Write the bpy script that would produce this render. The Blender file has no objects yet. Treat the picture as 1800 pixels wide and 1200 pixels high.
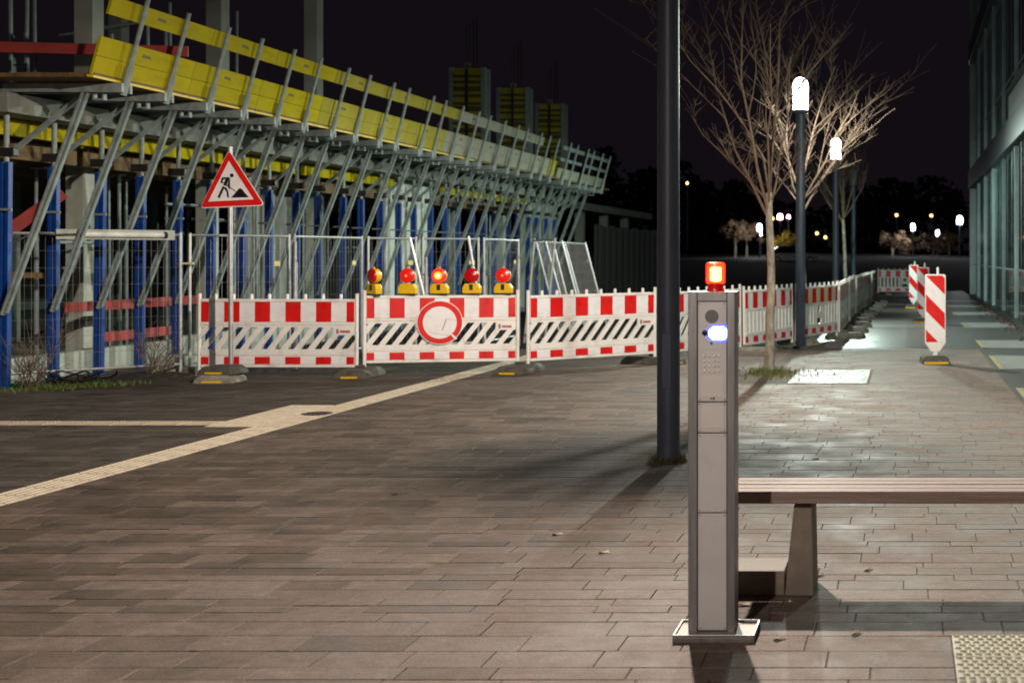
import bpy, math, random
from mathutils import Vector, Matrix
R = math.radians
rnd = random.Random(7)
sc = bpy.context.scene
col = sc.collection

# ------------------------------------------------------------------ camera, sky, exposure
cam_d = bpy.data.cameras.new('camera')
cam = bpy.data.objects.new('camera', cam_d)
col.objects.link(cam)
sc.camera = cam
cam.location = (0, 0, 1.52)
cam.rotation_euler = (R(90), 0, 0)          # level view straight along the street, shift lens
cam_d.sensor_width = 36
cam_d.lens = 50
cam_d.shift_x = -690 / 1800
cam_d.shift_y = -150 / 1800
cam_d.clip_start = 0.05
cam_d.clip_end = 900
cam_d.dof.use_dof = True
cam_d.dof.focus_distance = 9.0
cam_d.dof.aperture_fstop = 3.2

world = bpy.data.worlds.new('World')
sc.world = world
world.use_nodes = True
wn = world.node_tree
bg = wn.nodes['Background']
bg.inputs[0].default_value = (0.0056, 0.0041, 0.0060, 1)    # night sky, city glow only
bg.inputs[1].default_value = 1.0
sc.view_settings.view_transform = 'Standard'
sc.view_settings.look = 'None'
sc.view_settings.gamma = 1
sc.view_settings.use_curve_mapping = False
sc.view_settings.exposure = 0.0
sc.cycles.use_denoising = True
sc.cycles.max_bounces = 6
sc.cycles.transparent_max_bounces = 12
sc.cycles.caustics_reflective = False
sc.cycles.caustics_refractive = False
sc.cycles.sample_clamp_indirect = 4

# ------------------------------------------------------------------ mesh helpers
class MB:
    def __init__(s):
        s.v = []; s.f = []; s.tone = None
    def add(s, vs, fs):
        o = len(s.v)
        s.v += [tuple(p) for p in vs]
        s.f += [tuple(i + o for i in q) for q in fs]
        return s
    def box(s, x0, x1, y0, y1, z0, z1):
        return s.add([(x0,y0,z0),(x1,y0,z0),(x1,y1,z0),(x0,y1,z0),(x0,y0,z1),(x1,y0,z1),(x1,y1,z1),(x0,y1,z1)],
            [(0,3,2,1),(4,5,6,7),(0,1,5,4),(1,2,6,5),(2,3,7,6),(3,0,4,7)])
    def taper(s, x0, x1, y0, y1, z0, z1, ix, iy=None):
        iy = ix if iy is None else iy
        return s.add([(x0,y0,z0),(x1,y0,z0),(x1,y1,z0),(x0,y1,z0),(x0+ix,y0+iy,z1),(x1-ix,y0+iy,z1),(x1-ix,y1-iy,z1),(x0+ix,y1-iy,z1)],
            [(0,3,2,1),(4,5,6,7),(0,1,5,4),(1,2,6,5),(2,3,7,6),(3,0,4,7)])
    def bar(s, p, q, w, h, up=(0,0,1)):
        p = Vector(p); q = Vector(q); d = (q - p).normalized(); u = Vector(up)
        a = d.cross(u)
        if a.length < 1e-4: a = d.cross(Vector((0,1,0)))
        a.normalize(); b = a.cross(d).normalized()
        a *= w / 2; b *= h / 2
        vs = [p-a-b, p+a-b, p+a+b, p-a+b, q-a-b, q+a-b, q+a+b, q-a+b]
        return s.add(vs, [(0,1,2,3),(4,7,6,5),(0,4,5,1),(1,5,6,2),(2,6,7,3),(3,7,4,0)])
    def tube(s, p, q, r0, r1=None, n=10, cap=True):
        r1 = r0 if r1 is None else r1
        p = Vector(p); q = Vector(q); d = (q - p).normalized()
        a = d.cross(Vector((0,0,1)))
        if a.length < 1e-3: a = d.cross(Vector((0,1,0)))
        a.normalize(); b = d.cross(a)
        vs = []
        for c, r in ((p, r0), (q, r1)):
            for i in range(n):
                t = 2 * math.pi * i / n
                vs.append(c + (a * math.cos(t) + b * math.sin(t)) * r)
        fs = [(i, (i+1) % n, n + (i+1) % n, n + i) for i in range(n)]
        if cap: fs += [tuple(range(n-1, -1, -1)), tuple(range(n, 2*n))]
        return s.add(vs, fs)
    def path(s, pts, rads, n=5):
        vs = []; m = len(pts); pv = None
        for k in range(m):
            d = (Vector(pts[min(k+1, m-1)]) - Vector(pts[max(k-1, 0)])).normalized()
            a = d.cross(Vector((0.31, 0.9, 0.17))) if pv is None else (pv - d * pv.dot(d))
            if a.length < 1e-4: a = d.cross(Vector((1, 0, 0)))
            a.normalize(); pv = a; b = d.cross(a)
            for i in range(n):
                t = 2 * math.pi * i / n
                vs.append(Vector(pts[k]) + (a * math.cos(t) + b * math.sin(t)) * rads[k])
        fs = []
        for k in range(m-1):
            for i in range(n):
                fs.append((k*n+i, k*n+(i+1) % n, (k+1)*n+(i+1) % n, (k+1)*n+i))
        fs.append(tuple((m-1)*n+i for i in range(n)))
        return s.add(vs, fs)
    def prism(s, pts, ext):
        e = Vector(ext); n = len(pts)
        vs = [Vector(p) for p in pts] + [Vector(p) + e for p in pts]
        fs = [tuple(range(n)), tuple(range(2*n-1, n-1, -1))]
        fs += [(i, i+n, (i+1) % n + n, (i+1) % n) for i in range(n)]
        return s.add(vs, fs)
    def ring(s, outer, inner, ext):
        e = Vector(ext); n = len(outer)
        vs = [Vector(p) for p in outer] + [Vector(p) for p in inner]
        vs += [p + e for p in vs]
        fs = []
        for i in range(n):
            j = (i+1) % n
            fs += [(i, j, n+j, n+i), (2*n+i, 3*n+i, 3*n+j, 2*n+j), (i, 2*n+i, 2*n+j, j), (n+i, n+j, 3*n+j, 3*n+i)]
        return s.add(vs, fs)
    def lathe(s, c, prof, n=24, axis='z'):
        vs = []
        for r, h in prof:
            for i in range(n):
                t = 2 * math.pi * i / n
                if axis == 'z': vs.append((c[0] + r*math.cos(t), c[1] + r*math.sin(t), c[2] + h))
                else: vs.append((c[0] + r*math.cos(t), c[1] - h, c[2] + r*math.sin(t)))     # h towards -y
        m = len(prof); fs = []
        for k in range(m-1):
            for i in range(n):
                fs.append((k*n+i, k*n+(i+1) % n, (k+1)*n+(i+1) % n, (k+1)*n+i))
        fs += [tuple(range(n-1, -1, -1)), tuple((m-1)*n+i for i in range(n))]
        return s.add(vs, fs)
    def mesh(s, name):
        me = bpy.data.meshes.new(name)
        me.from_pydata(s.v, [], s.f)
        me.validate(clean_customdata=False)
        return me
    def build(s, name, mat, parent=None, smooth=False, bevel=0, kind=None, seg=2):
        me = s.mesh(name)
        if mat: me.materials.append(mat)
        if smooth:
            me.polygons.foreach_set('use_smooth', [True] * len(me.polygons))
            try: me.set_sharp_from_angle(angle=R(40))
            except Exception: pass
        o = bpy.data.objects.new(name, me)
        col.objects.link(o)
        if parent is not None: o.parent = parent
        if bevel:
            b = o.modifiers.new('bevel', 'BEVEL'); b.width = bevel; b.segments = seg; b.limit_method = 'ANGLE'; b.angle_limit = R(35)
        if kind: o['kind'] = kind
        return o

def thing(name, label, cat, loc=(0,0,0), rz=0, group=None, rx=0, ry=0):
    o = bpy.data.objects.new(name, None)
    col.objects.link(o)
    o.empty_display_size = 0.1
    o.location = loc; o.rotation_euler = (rx, ry, rz)
    tag(o, label, cat, group)
    return o
def tag(o, label, cat, group=None):
    o['label'] = label; o['category'] = cat
    if group: o['group'] = group
    return o
def struct(o, label=None):
    o['kind'] = 'structure'
    if label: o['label'] = label
    return o
def kids(o): return [c for c in col.objects if c.parent is o]
def copy_tree(o, parent=None):
    c = o.copy(); col.objects.link(c); c.parent = parent
    for ch in list(o.children): copy_tree(ch, c)
    return c
def place(proto, used, loc, rz, label=None, group=None):
    o = proto if not used else copy_tree(proto)
    o.location = loc; o.rotation_euler = (0, 0, rz)
    if label: o['label'] = label
    if group: o['group'] = group
    return o

# ------------------------------------------------------------------ materials
def nd(nt, t, **kw):
    n = nt.nodes.new(t)
    for k, v in kw.items(): setattr(n, k, v)
    return n
def pm(name, c1, c2=None, scale=6, rough=0.5, metal=0.0, bump=0.15, bscale=60, rvar=0.12, spec=0.5, detail=6, stretch=None, coat=0, dirt=None, dscale=3, bdist=0.004):
    """principled with two-tone noise colour, noise roughness and fine bump, in object space"""
    m = bpy.data.materials.new(name); m.use_nodes = True
    nt = m.node_tree; b = nt.nodes['Principled BSDF']; L = nt.links.new
    tc = nd(nt, 'ShaderNodeTexCoord'); src = tc.outputs['Object']
    if stretch:
        mp = nd(nt, 'ShaderNodeMapping'); mp.inputs['Scale'].default_value = stretch
        L(src, mp.inputs[0]); src = mp.outputs[0]
    nz = nd(nt, 'ShaderNodeTexNoise'); nz.inputs['Scale'].default_value = scale; nz.inputs['Detail'].default_value = detail
    nz.inputs['Roughness'].default_value = 0.65
    L(src, nz.inputs['Vector'])
    if c2 is None: c2 = tuple(x * 0.72 for x in c1)
    rp = nd(nt, 'ShaderNodeValToRGB')
    rp.color_ramp.elements[0].position = 0.34; rp.color_ramp.elements[1].position = 0.66
    rp.color_ramp.elements[0].color = (*c2, 1); rp.color_ramp.elements[1].color = (*c1, 1)
    L(nz.outputs[0], rp.inputs[0])
    out = rp.outputs[0]
    if dirt:
        dz = nd(nt, 'ShaderNodeTexNoise'); dz.inputs['Scale'].default_value = dscale; dz.inputs['Detail'].default_value = 9
        dz.inputs['Roughness'].default_value = 0.72
        L(src, dz.inputs['Vector'])
        dr = nd(nt, 'ShaderNodeValToRGB'); dr.color_ramp.elements[0].position = 0.52; dr.color_ramp.elements[1].position = 0.72
        L(dz.outputs[0], dr.inputs[0])
        mx = nd(nt, 'ShaderNodeMix', data_type='RGBA')
        mu = nd(nt, 'ShaderNodeMath', operation='MULTIPLY'); mu.inputs[1].default_value = dirt[3]
        L(dr.outputs[0], mu.inputs[0]); L(mu.outputs[0], mx.inputs[0])
        L(out, mx.inputs[6]); mx.inputs[7].default_value = (*dirt[:3], 1)
        out = mx.outputs[2]
    L(out, b.inputs['Base Color'])
    mr = nd(nt, 'ShaderNodeMapRange'); mr.inputs[3].default_value = max(0.02, rough - rvar); mr.inputs[4].default_value = min(1, rough + rvar)
    L(nz.outputs[0], mr.inputs[0]); L(mr.outputs[0], b.inputs['Roughness'])
    b.inputs['Metallic'].default_value = metal
    b.inputs['Specular IOR Level'].default_value = spec
    if coat: b.inputs['Coat Weight'].default_value = coat; b.inputs['Coat Roughness'].default_value = 0.1
    if bump:
        bn = nd(nt, 'ShaderNodeTexNoise'); bn.inputs['Scale'].default_value = bscale; bn.inputs['Detail'].default_value = 3
        L(src, bn.inputs['Vector'])
        bp = nd(nt, 'ShaderNodeBump'); bp.inputs['Strength'].default_value = bump; bp.inputs['Distance'].default_value = bdist
        L(bn.outputs[0], bp.inputs['Height']); L(bp.outputs[0], b.inputs['Normal'])
    return m
def em(name, c, s):
    m = bpy.data.materials.new(name); m.use_nodes = True
    nt = m.node_tree; nt.nodes.clear()
    e = nd(nt, 'ShaderNodeEmission'); e.inputs[0].default_value = (*c, 1); e.inputs[1].default_value = s
    o = nd(nt, 'ShaderNodeOutputMaterial'); nt.links.new(e.outputs[0], o.inputs[0])
    return m
def tinted_glass(name, tint, refl_rough=0.03, ior=1.5, refl=1.0):
    m = bpy.data.materials.new(name); m.use_nodes = True
    nt = m.node_tree; nt.nodes.clear(); L = nt.links.new
    t = nd(nt, 'ShaderNodeBsdfTransparent'); t.inputs[0].default_value = (*tint, 1)
    g = nd(nt, 'ShaderNodeBsdfGlossy'); g.inputs['Roughness'].default_value = refl_rough; g.inputs[0].default_value = (refl, refl, refl, 1)
    f = nd(nt, 'ShaderNodeFresnel'); f.inputs[0].default_value = ior
    x = nd(nt, 'ShaderNodeMixShader'); o = nd(nt, 'ShaderNodeOutputMaterial')
    L(f.outputs[0], x.inputs[0]); L(t.outputs[0], x.inputs[1]); L(g.outputs[0], x.inputs[2]); L(x.outputs[0], o.inputs[0])
    return m

def stone_mat(name, base, use_attr):
    m = bpy.data.materials.new(name); m.use_nodes = True
    nt = m.node_tree; b = nt.nodes['Principled BSDF']; L = nt.links.new
    geo = nd(nt, 'ShaderNodeNewGeometry')
    if use_attr:
        a = nd(nt, 'ShaderNodeAttribute', attribute_name='tone'); tone = a.outputs['Fac']
    else:
        a = nd(nt, 'ShaderNodeObjectInfo'); a2 = nd(nt, 'ShaderNodeSeparateColor'); nt.links.new(a.outputs['Color'], a2.inputs[0]); tone = a2.outputs[0]
    rp = nd(nt, 'ShaderNodeValToRGB')
    e = rp.color_ramp.elements
    e[0].position = 0.0; e[1].position = 1.0
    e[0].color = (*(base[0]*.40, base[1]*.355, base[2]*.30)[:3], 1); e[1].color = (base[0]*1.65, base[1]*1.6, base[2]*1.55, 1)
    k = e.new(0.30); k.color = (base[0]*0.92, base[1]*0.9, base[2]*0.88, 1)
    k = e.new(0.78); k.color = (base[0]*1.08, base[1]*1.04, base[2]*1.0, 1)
    L(tone, rp.inputs[0])
    n1 = nd(nt, 'ShaderNodeTexNoise'); n1.inputs['Scale'].default_value = 2.2; n1.inputs['Detail'].default_value = 7; n1.inputs['Roughness'].default_value = 0.65
    L(geo.outputs['Position'], n1.inputs['Vector'])
    n2 = nd(nt, 'ShaderNodeTexNoise'); n2.inputs['Scale'].default_value = 160; n2.inputs['Detail'].default_value = 4
    L(geo.outputs['Position'], n2.inputs['Vector'])
    mr = nd(nt, 'ShaderNodeMapRange'); mr.inputs[1].default_value = 0.3; mr.inputs[2].default_value = 0.7; mr.inputs[3].default_value = 0.60; mr.inputs[4].default_value = 1.34
    L(n1.outputs[0], mr.inputs[0])
    mr2 = nd(nt, 'ShaderNodeMapRange'); mr2.inputs[1].default_value = 0.3; mr2.inputs[2].default_value = 0.7; mr2.inputs[3].default_value = 0.52; mr2.inputs[4].default_value = 1.48
    L(n2.outputs[0], mr2.inputs[0])
    mu = nd(nt, 'ShaderNodeMath', operation='MULTIPLY'); L(mr.outputs[0], mu.inputs[0]); L(mr2.outputs[0], mu.inputs[1])
    n4 = nd(nt, 'ShaderNodeTexNoise'); n4.inputs['Scale'].default_value = 13; n4.inputs['Detail'].default_value = 8; n4.inputs['Roughness'].default_value = 0.7
    mp4 = nd(nt, 'ShaderNodeMapping'); mp4.inputs['Scale'].default_value = (0.9, 1.1, 1); L(geo.outputs['Position'], mp4.inputs[0]); L(mp4.outputs[0], n4.inputs['Vector'])
    mr4 = nd(nt, 'ShaderNodeMapRange'); mr4.inputs[1].default_value = 0.3; mr4.inputs[2].default_value = 0.7; mr4.inputs[3].default_value = 0.66; mr4.inputs[4].default_value = 1.30
    L(n4.outputs[0], mr4.inputs[0])
    vo = nd(nt, 'ShaderNodeTexVoronoi'); vo.inputs['Scale'].default_value = 2.6; vo.inputs['Randomness'].default_value = 1.0; L(geo.outputs['Position'], vo.inputs['Vector'])   # trodden gum and oil spots
    sp1 = nd(nt, 'ShaderNodeMapRange'); sp1.inputs[1].default_value = 0.035; sp1.inputs[2].default_value = 0.06; sp1.inputs[3].default_value = 0.45; sp1.inputs[4].default_value = 1.0
    L(vo.outputs['Distance'], sp1.inputs[0])
    mu3 = nd(nt, 'ShaderNodeMath', operation='MULTIPLY'); L(mu.outputs[0], mu3.inputs[0]); L(sp1.outputs[0], mu3.inputs[1])
    mu4 = nd(nt, 'ShaderNodeMath', operation='MULTIPLY'); L(mu3.outputs[0], mu4.inputs[0]); L(mr4.outputs[0], mu4.inputs[1])
    vm = nd(nt, 'ShaderNodeVectorMath', operation='SCALE'); L(rp.outputs[0], vm.inputs[0]); L(mu4.outputs[0], vm.inputs['Scale'])
    L(vm.outputs[0], b.inputs['Base Color'])
    rr = nd(nt, 'ShaderNodeMapRange'); rr.inputs[1].default_value = 0.3; rr.inputs[2].default_value = 0.7; rr.inputs[3].default_value = 0.58; rr.inputs[4].default_value = 0.86
    L(n1.outputs[0], rr.inputs[0]); L(rr.outputs[0], b.inputs['Roughness'])
    bp = nd(nt, 'ShaderNodeBump'); bp.inputs['Strength'].default_value = 0.6; bp.inputs['Distance'].default_value = 0.004
    n3 = nd(nt, 'ShaderNodeTexNoise'); n3.inputs['Scale'].default_value = 55; n3.inputs['Detail'].default_value = 5
    L(geo.outputs['Position'], n3.inputs['Vector']); L(n3.outputs[0], bp.inputs['Height']); L(bp.outputs[0], b.inputs['Normal'])
    return m

M = {}
ORD = 'first second third fourth fifth sixth seventh eighth ninth tenth eleventh twelfth thirteenth fourteenth fifteenth sixteenth seventeenth eighteenth nineteenth twentieth twenty-first twenty-second twenty-third twenty-fourth twenty-fifth twenty-sixth twenty-seventh'.split()
M['stone'] = stone_mat('paving stone', (0.158, 0.121, 0.099), False)
M['stone_a'] = stone_mat('paving stone field', (0.158, 0.121, 0.099), True)
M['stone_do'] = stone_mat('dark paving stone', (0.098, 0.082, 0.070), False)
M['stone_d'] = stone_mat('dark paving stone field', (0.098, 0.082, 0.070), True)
M['joint'] = pm('sandy joints', (0.13, 0.105, 0.08), (0.05, 0.042, 0.032), scale=1.2, rough=0.9, bump=0.4, bscale=90)
M['sand'] = pm('pale sand joints', (0.46, 0.38, 0.24), (0.13, 0.105, 0.07), scale=1.4, rough=0.95, bump=0.3, spec=0.1)
M['earth'] = pm('dark earth', (0.05, 0.043, 0.033), (0.022, 0.02, 0.016), scale=1.2, rough=0.95, bump=0.8, bscale=14)
M['asphalt'] = pm('speckled asphalt', (0.085, 0.09, 0.085), (0.03, 0.033, 0.032), scale=45, rough=0.55, bump=0.6, bscale=70)
M['cobble'] = pm('wet fine cobbles', (0.13, 0.12, 0.11), (0.05, 0.047, 0.045), scale=14, rough=0.34, bump=1.0, bscale=9)
M['cobble_d'] = pm('damp dark cobbles', (0.07, 0.075, 0.07), (0.03, 0.032, 0.03), scale=16, rough=0.5, bump=1.0, bscale=12)
M['paver_far'] = pm('distant paver band', (0.15, 0.13, 0.115), (0.085, 0.075, 0.066), scale=3, rough=0.5, bump=0.3, bscale=9, stretch=(0.5, 5, 1))
M['slab'] = pm('pale concrete slab', (0.34, 0.36, 0.35), (0.22, 0.235, 0.23), scale=4, rough=0.5, bump=0.2)
M['yline'] = pm('worn yellow edge paint', (0.42, 0.38, 0.15), (0.26, 0.24, 0.12), scale=20, rough=0.6)
M['tactile'] = pm('cream tactile concrete', (0.56, 0.48, 0.36), (0.40, 0.34, 0.255), scale=5, rough=0.6, bump=0.3, dirt=(0.12, 0.1, 0.08, 0.5), dscale=6)
M['tactile_g'] = pm('pale tactile concrete', (0.66, 0.67, 0.54), (0.52, 0.53, 0.43), scale=7, rough=0.6, bump=0.3, dirt=(0.12, 0.11, 0.08, 0.5), dscale=9)
M['plate_wet'] = pm('wet steel cover', (0.13, 0.13, 0.13), (0.03, 0.03, 0.03), scale=3, rough=0.5, metal=0.3, bump=1.0, bscale=9, rvar=0.28, bdist=0.06)
M['cover'] = pm('dark cast cover', (0.06, 0.06, 0.062), rough=0.4, metal=0.6, bump=0.5, bscale=40)
M['pole'] = pm('blue grey pole paint', (0.085, 0.106, 0.150), (0.068, 0.086, 0.122), scale=4, rough=0.42, bump=0.08, bscale=90, rvar=0.08, dirt=(0.05, 0.05, 0.045, 0.5), dscale=4)
M['steel'] = pm('brushed stainless', (0.40, 0.39, 0.40), (0.31, 0.30, 0.31), scale=10, rough=0.38, metal=0.75, bump=0.06, bscale=300, stretch=(8, 8, 0.4), rvar=0.08)
M['steel_d'] = pm('stained stainless plate', (0.30, 0.27, 0.25), (0.16, 0.14, 0.125), scale=22, rough=0.55, metal=0.5, bump=0.2, bscale=60, rvar=0.15)
M['alu'] = pm('pale anodised panel', (0.74, 0.725, 0.72), (0.64, 0.625, 0.62), scale=5, rough=0.5, metal=0.15, bump=0.05, bscale=400, dirt=(0.25, 0.19, 0.12, 0.35), dscale=5)
M['alu2'] = pm('lighter label plate', (0.84, 0.79, 0.77), (0.78, 0.73, 0.71), rough=0.4, metal=0.0, bump=0.03)
M['darkmetal'] = pm('dark metal', (0.035, 0.035, 0.038), rough=0.4, metal=0.5)
M['grille'] = pm('speaker grille', (0.20, 0.185, 0.19), (0.13, 0.12, 0.125), scale=700, rough=0.5, metal=0.4)
M['chrome'] = pm('polished button', (0.92, 0.91, 0.89), (0.88, 0.87, 0.85), rough=0.3, metal=0.2, bump=0)
M['wood'] = pm('weathered bench wood', (0.34, 0.26, 0.225), (0.21, 0.13, 0.105), scale=9, rough=0.62, spec=0.3, bump=0.5, bscale=40, stretch=(0.25, 6, 6))
M['concrete'] = pm('bench concrete', (0.30, 0.25, 0.205), (0.2, 0.165, 0.135), scale=7, rough=0.7, bump=0.35, bscale=50, dirt=(0.08, 0.06, 0.045, 0.75), dscale=4)
M['conc_w'] = pm('pale building concrete', (0.47, 0.52, 0.44), (0.36, 0.40, 0.34), scale=2, rough=0.8, bump=0.3, bscale=25, dirt=(0.2, 0.19, 0.17, 0.6), dscale=1.2)  # green tint stands in for the greenish light on the building
M['plaster'] = pm('pale plastered wall', (0.74, 0.79, 0.70), (0.60, 0.64, 0.57), scale=1.5, rough=0.8, bump=0.2, dirt=(0.4, 0.42, 0.37, 0.4), dscale=1.5)
M['conc_g'] = pm('grey building concrete', (0.27, 0.29, 0.255), (0.18, 0.195, 0.17), scale=2, rough=0.85, bump=0.3, bscale=25, dirt=(0.1, 0.1, 0.09, 0.6), dscale=1.5)
M['white'] = pm('barrier white plastic', (0.87, 0.86, 0.83), (0.79, 0.78, 0.74), scale=3, rough=0.42, bump=0.12, bscale=40, dirt=(0.30, 0.23, 0.15, 0.5), dscale=3.5)
M['refl_w'] = pm('reflective white sheet', (0.89, 0.89, 0.90), (0.80, 0.80, 0.82), scale=5, rough=0.3, bump=0.05, bscale=300, dirt=(0.42, 0.37, 0.30, 0.35), dscale=3.5)
M['refl_r'] = pm('reflective red sheet', (0.80, 0.014, 0.012), (0.60, 0.012, 0.012), scale=5, rough=0.3, bump=0.05, bscale=300, dirt=(0.34, 0.05, 0.04, 0.5), dscale=4)
M['refl_y'] = pm('yellowed reflective sheet', (0.74, 0.66, 0.28), (0.72, 0.72, 0.66), scale=3.5, rough=0.35, bump=0.05)
M['rubber'] = pm('recycled rubber foot', (0.10, 0.095, 0.075), (0.05, 0.047, 0.04), scale=14, rough=0.75, bump=0.6, bscale=50, dirt=(0.13, 0.12, 0.09, 0.6), dscale=6)
M['rubber_p'] = pm('dusty concrete foot', (0.30, 0.28, 0.23), (0.17, 0.16, 0.13), scale=9, rough=0.85, bump=0.6, bscale=40)
M['tyellow'] = pm('yellow plastic', (0.85, 0.55, 0.015), (0.72, 0.45, 0.012), scale=8, rough=0.32, bump=0.05, dirt=(0.2, 0.15, 0.05, 0.35), dscale=7)
M['galv'] = pm('galvanised steel', (0.50, 0.515, 0.51), (0.36, 0.37, 0.37), scale=12, rough=0.45, metal=0.55, bump=0.1)
M['galv_d'] = pm('dull galvanised steel', (0.33, 0.40, 0.385), (0.21, 0.26, 0.25), scale=8, rough=0.6, metal=0.2, bump=0.15, dirt=(0.12, 0.11, 0.09, 0.5), dscale=5)  # green-blue tint also carries the greenish light on the struts
M['blue'] = pm('blue prop paint', (0.003, 0.055, 0.29), (0.002, 0.036, 0.20), scale=6, rough=0.45, bump=0.1, dirt=(0.05, 0.06, 0.09, 0.35), dscale=9)
M['yboard'] = pm('yellow formwork board', (0.50, 0.435, 0.004), (0.38, 0.32, 0.003), scale=1.6, rough=0.75, spec=0.15, bump=0.2, bscale=30, stretch=(1, 0.4, 3), dirt=(0.25, 0.19, 0.006, 0.6), dscale=2.2)
M['yboard2'] = pm('faded yellow board', (0.43, 0.385, 0.045), (0.32, 0.285, 0.03), scale=1.6, rough=0.75, spec=0.15, bump=0.2, dirt=(0.2, 0.17, 0.06, 0.5), dscale=2.5)
M['pboard'] = pm('grey weathered board', (0.38, 0.38, 0.28), (0.27, 0.27, 0.2), scale=1.6, rough=0.7, bump=0.25, dirt=(0.13, 0.13, 0.1, 0.5), dscale=2.5)
M['yedge'] = pm('yellow board edge', (0.85, 0.62, 0.01), rough=0.5)
M['timber'] = pm('brown timber', (0.20, 0.125, 0.045), (0.11, 0.068, 0.025), scale=3, rough=0.75, bump=0.3, stretch=(4, 0.4, 4))
M['rboard'] = pm('red guard board', (0.42, 0.055, 0.045), (0.30, 0.035, 0.03), scale=3, rough=0.6, bump=0.2)
M['bark'] = pm('pale bark', (0.36, 0.33, 0.26), (0.11, 0.09, 0.065), scale=13, rough=0.85, bump=0.8, bscale=60, stretch=(1, 1, 0.4))
M['twig'] = pm('twig bark', (0.145, 0.098, 0.068), (0.085, 0.056, 0.038), scale=10, rough=0.85, bump=0.3)
M['grass'] = pm('grass blades', (0.09, 0.15, 0.018), (0.06, 0.085, 0.012), scale=5, rough=0.7, bump=0)
M['drygrass'] = pm('dry weeds', (0.20, 0.17, 0.08), (0.09, 0.09, 0.03), scale=5, rough=0.8, bump=0)
M['soil'] = pm('gravelly soil', (0.24, 0.21, 0.165), (0.09, 0.075, 0.055), scale=30, rough=0.9, bump=1.0, bscale=45)
M['mullion'] = pm('green grey aluminium', (0.19, 0.28, 0.285), (0.11, 0.165, 0.17), scale=1.2, rough=0.4, metal=0.4, bump=0.04)
M['band'] = pm('dark spandrel metal', (0.020, 0.022, 0.026), rough=0.4, metal=0.3, bump=0.05)
M['blind'] = pm('office blinds', (0.09, 0.16, 0.165), (0.05, 0.095, 0.10), scale=2, rough=0.6, bump=0.05)
M['wall_in'] = pm('dim interior wall', (0.025, 0.04, 0.038), rough=0.8)
M['pane'] = tinted_glass('facade glass', (0.40, 0.60, 0.57))
M['hoard'] = pm('dark hoarding', (0.018, 0.018, 0.016), (0.010, 0.010, 0.009), scale=2, rough=0.7)
M['ink'] = pm('black print', (0.012, 0.012, 0.018), rough=0.4, bump=0)
M['stamp'] = pm('printed stamp', (0.16, 0.13, 0.01), (0.09, 0.07, 0.008), scale=60, rough=0.6, bump=0)
M['redtext'] = pm('red print', (0.42, 0.16, 0.16), rough=0.5, bump=0)
M['tubew'] = pm('white lamp tube', (0.82, 0.84, 0.80), rough=0.25, bump=0.02)
M['scratch'] = pm('sign scratch', (0.5, 0.43, 0.35), rough=0.7, bump=0)
M['tagy'] = pm('yellow tag', (0.75, 0.68, 0.22), rough=0.6, bump=0.05)
M['plastic_film'] = pm('white plastic film', (0.7, 0.72, 0.7), rough=0.4)

# ================================================================== THE GROUND
def sheet(name, x0, x1, y0, y1, z, mat, parent=None, th=0.02):
    return MB().box(x0, x1, y0, y1, z - th, z).build(name, mat, parent)

struct(sheet('ground', -160, 120, -60, 420, -0.06, pm('dark open ground', (0.009, 0.008, 0.007), (0.005, 0.0045, 0.004), scale=0.6, rough=0.95, spec=0.1, bump=0.5), th=0.05))
pav = struct(sheet('pavement', -10.9, 6.0, -9.0, 23.3, -0.0045, M['joint']))
sheet('sand_joints', -10.85, -2.3, 4.0, 23.2, -0.0030, M['sand'], pav, th=0.001)
struct(sheet('site_ground', -40, -10.9, -9, 60, -0.02, M['earth']))

# rectangles kept free of paving stones: (x0, x1, y0, y1)
STRIP = (-5.81, -5.50, 4.0, 23.3)
CROSS = (-10.9, -6.25, 12.8, 13.1)
FIELD = (-6.25, -5.81, 12.67, 14.5)
BLIS = (0.187, 1.10, 4.2, 5.70)
PIT = (-2.35, -0.42, 16.9, 19.0)
ASPH = (1.22, 6.0, 14.2, 23.3)
free = [STRIP, CROSS, FIELD, BLIS, PIT, ASPH]
brk = sorted({4.0, 23.3} | {v for r in free for v in r[2:] if 4.0 <= v <= 23.3})
rows = []
for a, b in zip(brk[:-1], brk[1:]):
    y = a
    while y < b - 1e-6:
        h = rnd.choice((0.12, 0.15, 0.15, 0.18, 0.22))
        if b - (y + h) < 0.13: h = b - y
        if h > 0.3: h = (b - y) / 2
        rows.append((y, y + h)); y += h
stones = []
for (y0, y1) in rows:
    spans = [(-10.9, 4.2)]
    for r in free:
        if y1 > r[2] + 1e-4 and y0 < r[3] - 1e-4:
            ns = []
            for a, b in spans:
                if r[0] > a: ns.append((a, min(b, r[0])))
                if r[1] < b: ns.append((max(a, r[1]), b))
            spans = [(a, b) for a, b in ns if b - a > 0.02]
    for a, b in spans:
        x = a; first = True
        while x < b - 1e-6:
            l = rnd.uniform(0.24, 0.54) * (rnd.uniform(0.3, 1) if first else 1)
            first = False
            if b - (x + l) < 0.14: l = b - x
            stones.append((x, x + l, y0, y1)); x += l
def px(x, y, z): return 1590 + 2500 * x / y, 450 + 2500 * (1.52 - z) / y
def seen(s):
    a = px(s[0], s[2], 0); b = px(s[1], s[3], 0)
    return b[0] > 0 and a[0] < 1800 and b[1] < 1200
stones_in = sorted([s for s in stones if seen(s)], key=lambda s: -(s[1]-s[0]) * (s[3]-s[2]) / s[2]**3)
near = set(stones_in[:290])
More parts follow.
